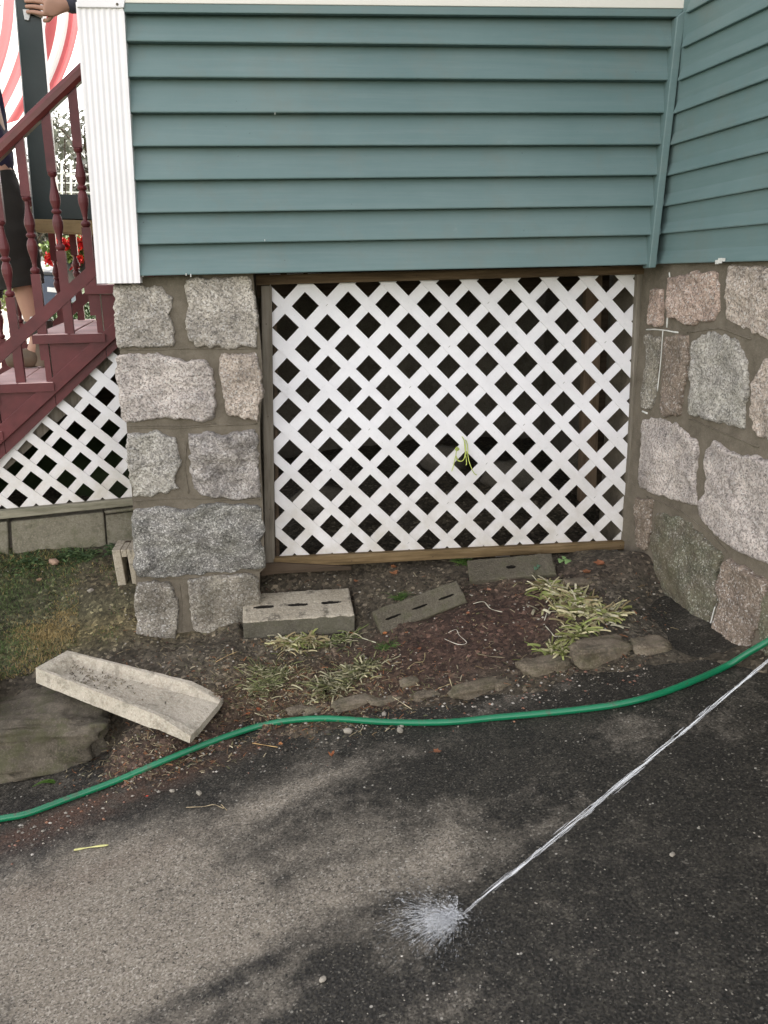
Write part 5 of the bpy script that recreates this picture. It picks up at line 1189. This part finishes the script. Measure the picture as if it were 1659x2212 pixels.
# hanging flower basket
q=onY(150,545,3.6); hbk=thing('flower_basket',(q[0],3.6,q[2]-.25),'hanging basket of red flowers over a dark pot beyond the stairs','flower basket')
m=MB(); m.open=True; leafcloud(m,(q[0]+.05,3.6,q[2]),(.23,.2,.115),1500,.05,[(.17,.26,.07),(.24,.33,.1),(.1,.16,.04)]); m.build('foliage',mt['grass'],hbk)
m=MB(); m.lathe((q[0]+.08,3.6,q[2]-.25),[(0,.07),(.01,.10),(.10,.15),(.17,.17),(.175,.15)],20); m.build('pot',simple('dark_green_pot',(.02,.025,.022),.4),hbk,smooth=True)
m=MB(); m.open=True
for (u,v,n,r) in [(134,528,26,.05),(120,540,10,.03),(110,565,10,.035),(180,523,34,.06),(195,530,10,.04),(170,560,12,.03),(107,555,8,.03),(152,525,10,.03),(202,555,12,.03),(165,575,6,.02)]:
    f=onY(u,v,3.38)
    for _ in range(n*2):
        p=f+rng.normal(0,r*.45,3)*np.array([1,.5,.8]); leafcloud(m,p,(.008,.008,.008),5,.03,[(.62,.02,.02),(.70,.05,.03),(.5,.01,.02)])
m.build('red_flowers',mt['grass'],hbk)
m=MB(); 
for du in (-28,0,28): m.tube([onY(150+du,535,3.6),onY(142,480,3.6),onY(140,300,3.6)],.004,6)
m.build('hanger',mt['wood_dark'],hbk)
# blue bin with bags
y_=7.5; q=onY(118,660,y_); bn=thing('wheeled_bin',(q[0],y_,.93),'dark blue rubbish bin with a pale label beyond the stairs','bin')
bx=lambda u,v,yy=y_: onY(u,v,yy)
m=MB(); a=bx(88,592);b=bx(152,594);c=bx(146,682);d=bx(92,680); m.prism([a,b,c,d],(0,.6,0)); m.build('bin_body',simple('dark_blue_plastic',(.035,.05,.085),.45),bn,bevel=.02)
m=MB(); m.prism([bx(86,587,y_-.03),bx(154,589,y_-.03),bx(154,596,y_-.03),bx(86,594,y_-.03)],(0,.66,0)); m.build('lid',simple('black_plastic',(.02,.022,.026),.4),bn,bevel=.01)
m=MB(); m.prism([bx(102,620,y_-.012),bx(122,622,y_-.012),bx(122,632,y_-.012),bx(102,630,y_-.012)],(0,.01,0)); m.build('label',simple('white_label',(.6,.6,.62),.5),bn)
for i,(u,v,sx_) in enumerate([(100,580,.13),(125,583,.11),(165,588,.16)]):
    q=bx(u,v,y_+.2 if i<2 else y_-.2); rock(['white plastic bag on top of the bin at left','white plastic bag on top of the bin at right','white crumpled bag hanging beside the bin'][i],'plastic_bag',q,(sx_,.1,.07 if i<2 else .2),i*7,simple('white_plastic_bag',(.75,.75,.76),.4,.05,10,.5),0,.3,'bag','white bags by the bin',sub=4,sq=.9)
# trellis
tr_=thing('white_trellis',onY(160,420,6),'white wooden trellis fence far behind the stairs','trellis')
m=MB(); wt=simple('white_fence_paint',(.75,.75,.74),.6,.04)
for u in (108,132,152,174,196,220,245): m.prism([onY(u-1.8,350+abs(u-165)*.0,6),onY(u+1.8,350,6),onY(u+2.2,520,6),onY(u-1.4,520,6)],(0,.03,0))
m.build('uprights',wt,tr_)
m=MB()
for v in (372,392,412): m.prism([onY(100,v,5.97),onY(260,v+4,5.97),onY(260,v+7,5.97),onY(100,v+3,5.97)],(0,.028,0))
m.build('rails',wt,tr_)
# neighbour house
nh=thing('neighbour_house',(-6,22,.9),'pale gray neighbour house with a brown roof far beyond the stairs','house')
def nb(q,y,th,mat,name): m=MB(); m.prism([onY(u,v,y) for u,v in q],(0,th,0)); m.build(name,mat,nh)
gw=simple('gray_clapboard',(.34,.33,.31),.8,.1,1); nb([(-300,500),(330,500),(330,600),(-300,600)],20,6,gw,'wall')
nb([(-320,462),(340,462),(345,503),(-325,503)],19.7,6.6,simple('brown_shingle',(.24,.18,.14),.9,.2,2,.3),'roof')
nb([(168,455),(225,315),(290,455)],19.5,6,simple('gray_shingle',(.22,.22,.22),.9,.2,2,.3),'gable')
nb([(100,515),(125,515),(125,550),(100,550)],19.95,.02,simple('window_glass',(.05,.06,.07),.1),'window'); nb([(20,515),(45,515),(45,550),(20,550)],19.95,.02,simple('window_glass_b',(.05,.06,.07),.1),'window')
# bare shrub and thin tree behind
def tree(label,base,h,n,cols,size,cr):
    t=thing('tree',base,label,'tree','trees far behind the stairs'); base=np.array(base,float); m=MB(); m.tube([base,base+ZUP*h*.5+[.05,0,0],base+ZUP*h*.8],[h*.03,h*.018,h*.006],8); 
    m2=MB(); m2.open=True
    for k_ in range(26):
        a=k_*2.4; z_=h*(.3+.5*(k_/26)); L=cr*(1.1-.5*k_/26); e=base+np.array([math.cos(a)*L,math.sin(a)*L,z_+L*.6]); m.tube([base+ZUP*z_*.9,(base+ZUP*z_+e)/2+rng.normal(0,.06,3),e],[h*.008,h*.005,h*.002],5)
        if n: leafcloud(m2,e,(cr*.35,cr*.35,cr*.3),n,size,cols)
    m.build('trunk',mt['wood_dark'],t); 
    if n: m2.build('crown',mt['grass'],t)
q=onY(205,520,13); tree('gray leafed tree behind the white trellis',(q[0],13,.93),3.6,150,[(.24,.24,.21),(.30,.30,.27),(.18,.19,.15)],.12,.9)
q=onY(140,520,14); tree('low bare branched tree left of the gray leafed one',(q[0],14,.93),2.6,160,[(.11,.11,.09),(.15,.15,.13)],.12,.7)
q=onY(60,520,12); tree('bare thin branched tree near the neighbour roof',(q[0],12,.93),2.5,0,[],.1,.9)
# staples on the lattice crossings and nail heads on the frame boards
m=MB()
for i in range(0,9):
    for j in range(0,7):
        if (i*7+j*3)%4: continue
        p=LP(i+.5,j+.5)+np.array([.004*math.sin(i*9+j),-.0062,.003*math.cos(i*5+j)]); m.box(p,(.0045,.0006,.0008),(np.array([.7,0,.7]),np.array([0,1,0]),np.array([-.7,0,.7])))
m.build('staples',simple('dull_staple',(.28,.27,.25),.5),lp)
m=MB()
for u,v in [(600,1218),(760,1212),(935,1203),(1110,1194),(1340,1179),(575,700),(579,900),(583,1100),(1385,700),(1375,900),(1362,1100),(620,603),(900,596),(1200,588)]:
    p=onY(u,v,YL-.0355 if v<610 else YL-.0305); m.lathe(p+np.array([0,.001,0]),[(0,.0022),(.0012,.0020),(.0016,.0003)],8,(0,-1,0))
m.build('nail_heads',simple('rusty_nail',(.05,.03,.02),.8),lp)
